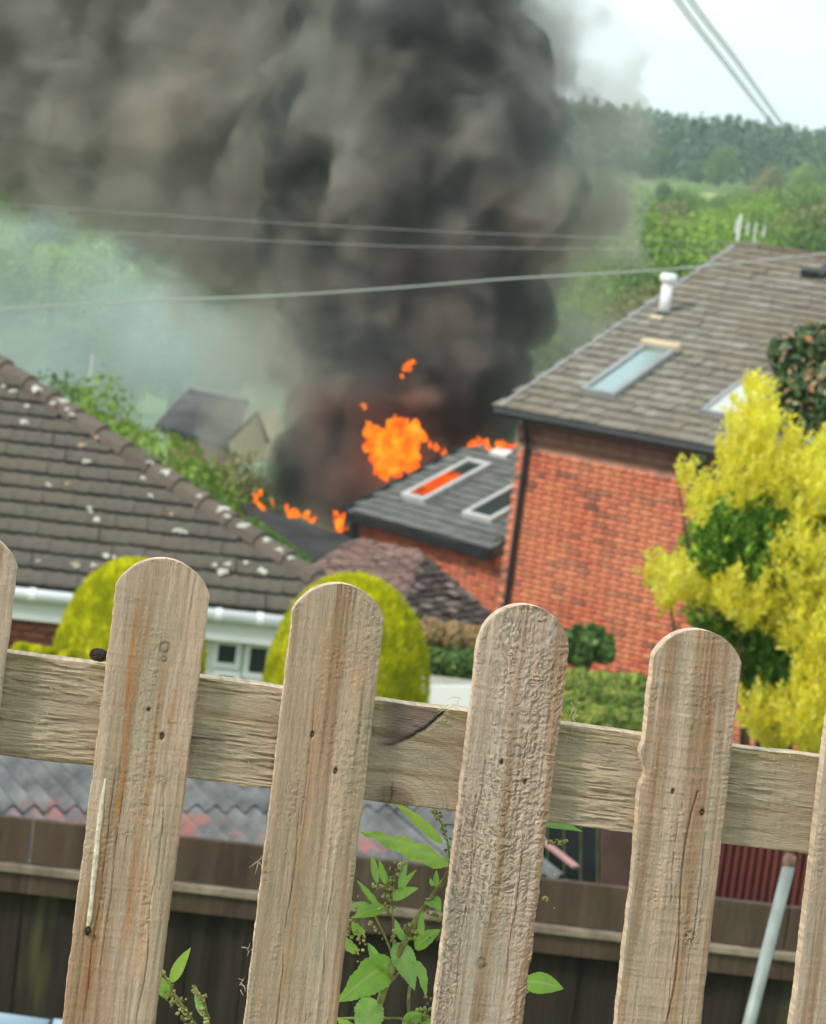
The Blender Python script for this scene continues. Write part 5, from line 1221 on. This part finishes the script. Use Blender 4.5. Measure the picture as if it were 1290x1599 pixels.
# pale resin run on the second picket
mb = MB(); pts = [(165, 1215), (160, 1245), (156, 1275), (153, 1300), (150, 1335), (146, 1370), (143, 1405), (140, 1430), (137, 1448)]
q3 = []
for a, b in pts:
    x, z = fp(a, b); q3.append(OF + Xf * x + Zf * z - Yf * .0004)
mb.tube(q3, [.001, .0022, .0030, .0026, .0031, .0029, .0022, .0026, .0012], 8).build('resin_run', plain('pale_resin', (.80, .68, .52), .6, .3, 120, .3), PK[2][3])
x, z = fp(137, 1452); q = OF + Xf * x + Zf * z
MB().tube([q + Zf * .004 - Yf * .001, q - Yf * .002, q - Zf * .005 - Yf * .0005], [.001, .0035, .0012], 8).build('resin_blob', plain('dark_resin', (.05, .032, .02), .4, .4, 300, .5), PK[2][3])
# dried berry on the rail
x, z = rl(154, 1029); q = ro + Xf * x + Zf * (z + .003) + Yf * .008
mb = MB(); g = np.random.default_rng(3)
import bmesh
bm = bmesh.new(); bmesh.ops.create_icosphere(bm, subdivisions=4, radius=1); V = np.array([v.co[:] for v in bm.verts]); Fs = [[v.index for v in f.verts] for f in bm.faces]; bm.free()
V = V * (1 + .35 * (ridged(V[:, 0] * 2.2 + V[:, 2], V[:, 1] * 2.2 + V[:, 2] * 1.4, 5, 3) - .5))[:, None] * [.0085, .007, .0062]
db = MB().add(V + q, Fs); o = db.build('dried_berry', plain('dry_dark_husk', (.07, .045, .032), .7, .6, 260, .8), None, True)
tag(o, 'small dark shrivelled berry resting on the rail left of the second picket', 'berry')

# ================================================================ dock weeds behind the fence
m_, t = new_mat('dock_leaf'); uv = nd(t, 'ShaderNodeAttribute', attribute_name='leaf_uv'); oi = nd(t, 'ShaderNodeObjectInfo')
sx = nd(t, 'ShaderNodeSeparateXYZ'); t.links.new(uv.outputs['Vector'], sx.inputs[0])
ab_ = nd(t, 'ShaderNodeMath', operation='ABSOLUTE'); t.links.new(sx.outputs[1], ab_.inputs[0])
mid = ramp(t, ab_.outputs[0], [(0, (1, 1, 1)), (.09, (.8,) * 3), (.14, (0, 0, 0))])
m3 = nd(t, 'ShaderNodeMath', operation='MULTIPLY', n_1=-.9); t.links.new(ab_.outputs[0], m3.inputs[0])
a3 = nd(t, 'ShaderNodeMath', operation='ADD'); t.links.new(sx.outputs[0], a3.inputs[0]); t.links.new(m3.outputs[0], a3.inputs[1])
sn = nd(t, 'ShaderNodeMath', operation='MULTIPLY', n_1=46.0); t.links.new(a3.outputs[0], sn.inputs[0]); s2 = nd(t, 'ShaderNodeMath', operation='SINE'); t.links.new(sn.outputs[0], s2.inputs[0])
nz_ = noise(t, 90, 4)
c = ramp(t, oi.outputs['Random'], [(0, (0.325, 0.582, 0.077)), (.4, (0.450, 0.694, 0.110)), (.7, (0.400, 0.650, 0.198)), (1, (0.575, 0.739, 0.088))])
c = mixc(t, ramp(t, nz_, [(.45, (0, 0, 0)), (.7, (.5,) * 3)]), c, (.22, .46, .16)); c = mixc(t, ramp(t, s2.outputs[0], [(.86, (0, 0, 0)), (1, (.45,) * 3)]), c, (.40, .58, .22)); c = mixc(t, mid, c, (.48, .62, .22))
finish(t, c, .42, s2.outputs[0], .25, .001, .4, trans=.42); M['dock'] = m_
m_, t = new_mat('dock_stem'); c = ramp(t, noise(t, 60, 4), [(.35, (0.195, 0.150, 0.075)), (.6, (0.360, 0.405, 0.120)), (.8, (0.510, 0.630, 0.180))]); finish(t, c, .6, trans=.1); M['stem'] = m_
m_, t = new_mat('dock_seed'); ge = nd(t, 'ShaderNodeNewGeometry'); c = ramp(t, ge.outputs['Random Per Island'], [(0, (0.252, 0.140, 0.070)), (.35, (0.420, 0.420, 0.140)), (.7, (0.630, 0.700, 0.252)), (1, (0.588, 0.420, 0.210))]); finish(t, c, .6, trans=.2); M['seed'] = m_
DW = 2.62
def leaf(parent, b, tp_, wpx, d=DW, curl=.15, wav=.06, seed=0, label=None, twist=0.0):
    B_ = P(b[0], b[1], d); T_ = P(tp_[0], tp_[1], d - .01 + .02 * ((seed * 7) % 5 - 2) / 2); ax = T_ - B_; ln = np.linalg.norm(ax); ax /= ln
    nrm = unit(-FW * math.cos(twist) + np.cross(ax, FW) * math.sin(twist)); side = unit(np.cross(ax, nrm)); nrm = np.cross(side, ax)
    hw_ = wpx / F * d / 2 / max(.35, math.cos(twist)); nL, nW = 26, 9; V, UVs = [], []
    g = np.random.default_rng(seed + 5)
    for i in range(nL + 1):
        s = i / nL; pr = (math.sin(math.pi * min(1, s**.75))**.8) * (1 - .25 * s) * 1.12 if 0 < s < 1 else .02
        pr = max(pr, .035 if s < .5 else .01)
        ser = 1 + .10 * (abs((s * 13 + g.uniform(-.1, .1)) % 1 - .5) * 2 - .5)
        for j in range(nW):
            q = (j / (nW - 1) - .5) * 2; w__ = hw_ * pr * (ser if abs(q) > .9 else 1)
            hgt = -abs(q) * hw_ * pr * -.28 + math.sin(s * 24 + q * 3 + seed) * wav * hw_ * abs(q)**2 - curl * ln * (s - .4)**2 * 1.2
            V.append(B_ + ax * ln * s + side * q * w__ + nrm * hgt + UP * (math.sin(s * math.pi) * ln * .05)); UVs.append((s, q, 0))
    Fs = [[i * nW + j, i * nW + j + 1, (i + 1) * nW + j + 1, (i + 1) * nW + j] for i in range(nL) for j in range(nW - 1)]
    V = np.array(V) - np.array(parent_loc(parent)); me = np_mesh('leaf', V, np.array(Fs), M['dock'], True)
    a = me.attributes.new('leaf_uv', 'FLOAT_VECTOR', 'POINT'); a.data.foreach_set('vector', np.array(UVs, np.float32).ravel())
    return link('leaf', me, parent, label=label)
def stem(parent, pts, r0_, r1_, d=DW, nm='stem'):
    k = len(pts); MB().tube([P(a, b, d + .004 * math.sin(i * 1.7)) for i, (a, b) in enumerate(pts)], list(np.linspace(r0_, r1_, k)), 8).build(nm, M['stem'], parent, True)
ico = None
def seeds(parent, pts, n, spread, d=DW, size=.0018, seed=0):
    g = np.random.default_rng(seed + 50); mb = MB(); k = len(pts) - 1
    for i in range(int(n * .62)):
        t_ = g.uniform(0, k); j = min(int(t_), k - 1); f = t_ - j
        a = pts[j][0] * (1 - f) + pts[j + 1][0] * f + g.normal(0, spread); b = pts[j][1] * (1 - f) + pts[j + 1][1] * f + g.normal(0, spread)
        c_ = P(a, b, d + g.normal(0, .004)); s = size * g.uniform(.6, 1.4); D_ = unit(g.normal(0, 1, 3)); A_ = unit(np.cross(D_, FW)); B__ = np.cross(D_, A_)
        V = [c_ + D_ * s * 1.5, c_ - D_ * s * 1.5] + [c_ + (A_ * math.cos(q) + B__ * math.sin(q)) * s for q in np.arange(5) * 1.2566]
        mb.add(V, [[0, 2 + q, 2 + (q + 1) % 5] for q in range(5)] + [[1, 2 + (q + 1) % 5, 2 + q] for q in range(5)])
    mb.build('seed_cluster', M['seed'], parent, True)
DK = empty('dock_weed', P(560, 1680, DW), 'leafy green dock weed with seed heads between the third and fourth pickets', 'weed')
stem(DK, [(560, 1680), (585, 1590), (600, 1545), (615, 1505), (640, 1455), (652, 1432), (668, 1410), (688, 1382), (705, 1355), (730, 1310)], .0042, .0022)
stem(DK, [(612, 1510), (615, 1480), (614, 1440), (612, 1400), (618, 1365), (628, 1340)], .0014, .0008)
stem(DK, [(612, 1488), (600, 1460), (590, 1440), (580, 1415), (560, 1380)], .0014, .0008)
stem(DK, [(705, 1360), (702, 1335), (698, 1310), (690, 1288), (680, 1268)], .0014, .0008)
stem(DK, [(500, 1592), (550, 1590), (590, 1590), (625, 1590), (660, 1604)], .0016, .0012)
stem(DK, [(640, 1455), (655, 1482), (672, 1463)], .0012, .0008)
stem(DK, [(640, 1640), (638, 1560), (640, 1540)], .0022, .0016)
stem(DK, [(690, 1287), (712, 1288), (740, 1290)], .0008, .0006)
stem(DK, [(600, 1545), (622, 1520), (640, 1495)], .0014, .0008)
LV = [((692, 1320), (613, 1253), 17, .1), ((703, 1354), (562, 1302), 30, .2), ((589, 1380), (580, 1334), 11, 0), ((603, 1382), (592, 1344), 12, .2), ((624, 1390), (636, 1340), 11, 0), ((622, 1394), (649, 1360), 9, .1),
      ((611, 1404), (653, 1387), 17, .1), ((594, 1418), (555, 1375), 11, .3), ((601, 1417), (549, 1434), 20, .1), ((578, 1416), (546, 1415), 18, .3), ((613, 1500), (530, 1566), 56, .15), ((619, 1472), (648, 1546), 36, .1),
      ((592, 1503), (573, 1472), 14, .2), ((578, 1556), (568, 1640), 46, .2), ((648, 1482), (688, 1451), 22, .3), ((648, 1498), (667, 1556), 15, .5), ((658, 1466), (659, 1422), 11, .3), ((682, 1387), (681, 1358), 9, .2),
      ((669, 1404), (688, 1422), 20, .4), ((628, 1602), (672, 1588), 30, .1), ((632, 1472), (616, 1438), 13, .4), ((566, 1460), (550, 1440), 18, .3), ((580, 1600), (540, 1640), 40, .2), ((556, 1490), (536, 1462), 18, .3), ((700, 1560), (672, 1620), 30, .2), ((601, 1520), (584, 1500), 10, .2), ((676, 1384), (672, 1372), 7, .2)]
for i, (b_, t_, w_, tw) in enumerate(LV): leaf(DK, b_, t_, w_, seed=i, twist=tw * 1.6, wav=.35 if i == 1 else .10)
leaf(DK, (560, 1625), (527, 1590), 24, seed=41); leaf(DK, (640, 1590), (690, 1620), 30, seed=42)
seeds(DK, [(604, 1425), (608, 1400), (606, 1385), (618, 1362), (628, 1348)], 110, 4.2, seed=1); seeds(DK, [(590, 1392), (600, 1380)], 26, 5, seed=2)
seeds(DK, [(700, 1330), (694, 1300), (690, 1278), (676, 1266)], 70, 3.2, seed=3); seeds(DK, [(553, 1425), (556, 1455), (562, 1490)], 70, 7, seed=4)
seeds(DK, [(676, 1555), (664, 1575), (660, 1600)], 60, 5, seed=5); seeds(DK, [(630, 1442), (645, 1450), (640, 1460)], 40, 5, seed=6); seeds(DK, [(672, 1430), (690, 1432)], 30, 4, seed=7); seeds(DK, [(614, 1455), (616, 1470)], 14, 3, seed=8); seeds(DK, [(575, 1440), (598, 1465)], 16, 3, seed=11)
DK2 = empty('dock_weed', P(800, 1500, DW), 'dock leaves poking out to the right of the fourth picket', 'weed')
stem(DK2, [(780, 1640), (800, 1560), (826, 1548)], .002, .001); stem(DK2, [(800, 1560), (815, 1400), (838, 1302), (852, 1293)], .002, .001)
leaf(DK2, (848, 1287), (910, 1298), 12, seed=31, twist=.3); leaf(DK2, (818, 1532), (881, 1545), 34, seed=32); seeds(DK2, [(858, 1316), (886, 1315)], 34, 1.6, seed=9); seeds(DK2, [(845, 1402), (856, 1405)], 12, 2, seed=12)
DK3 = empty('dock_weed', P(320, 1660, DW), 'small dock weed with seed spikes at the bottom between second and third pickets', 'weed')
stem(DK3, [(340, 1680), (318, 1620), (292, 1580), (272, 1552), (262, 1530), (240, 1500)], .002, .001); stem(DK3, [(335, 1660), (325, 1590), (318, 1560), (302, 1540)], .0014, .0008)
leaf(DK3, (267, 1535), (297, 1481), 18, seed=21); leaf(DK3, (318, 1588), (304, 1540), 14, seed=22, twist=.5); leaf(DK3, (262, 1560), (245, 1520), 20, seed=23)
seeds(DK3, [(256, 1530), (266, 1555), (285, 1575), (300, 1605)], 130, 5, seed=13); seeds(DK3, [(300, 1540), (315, 1560), (322, 1600)], 60, 3.5, seed=14)
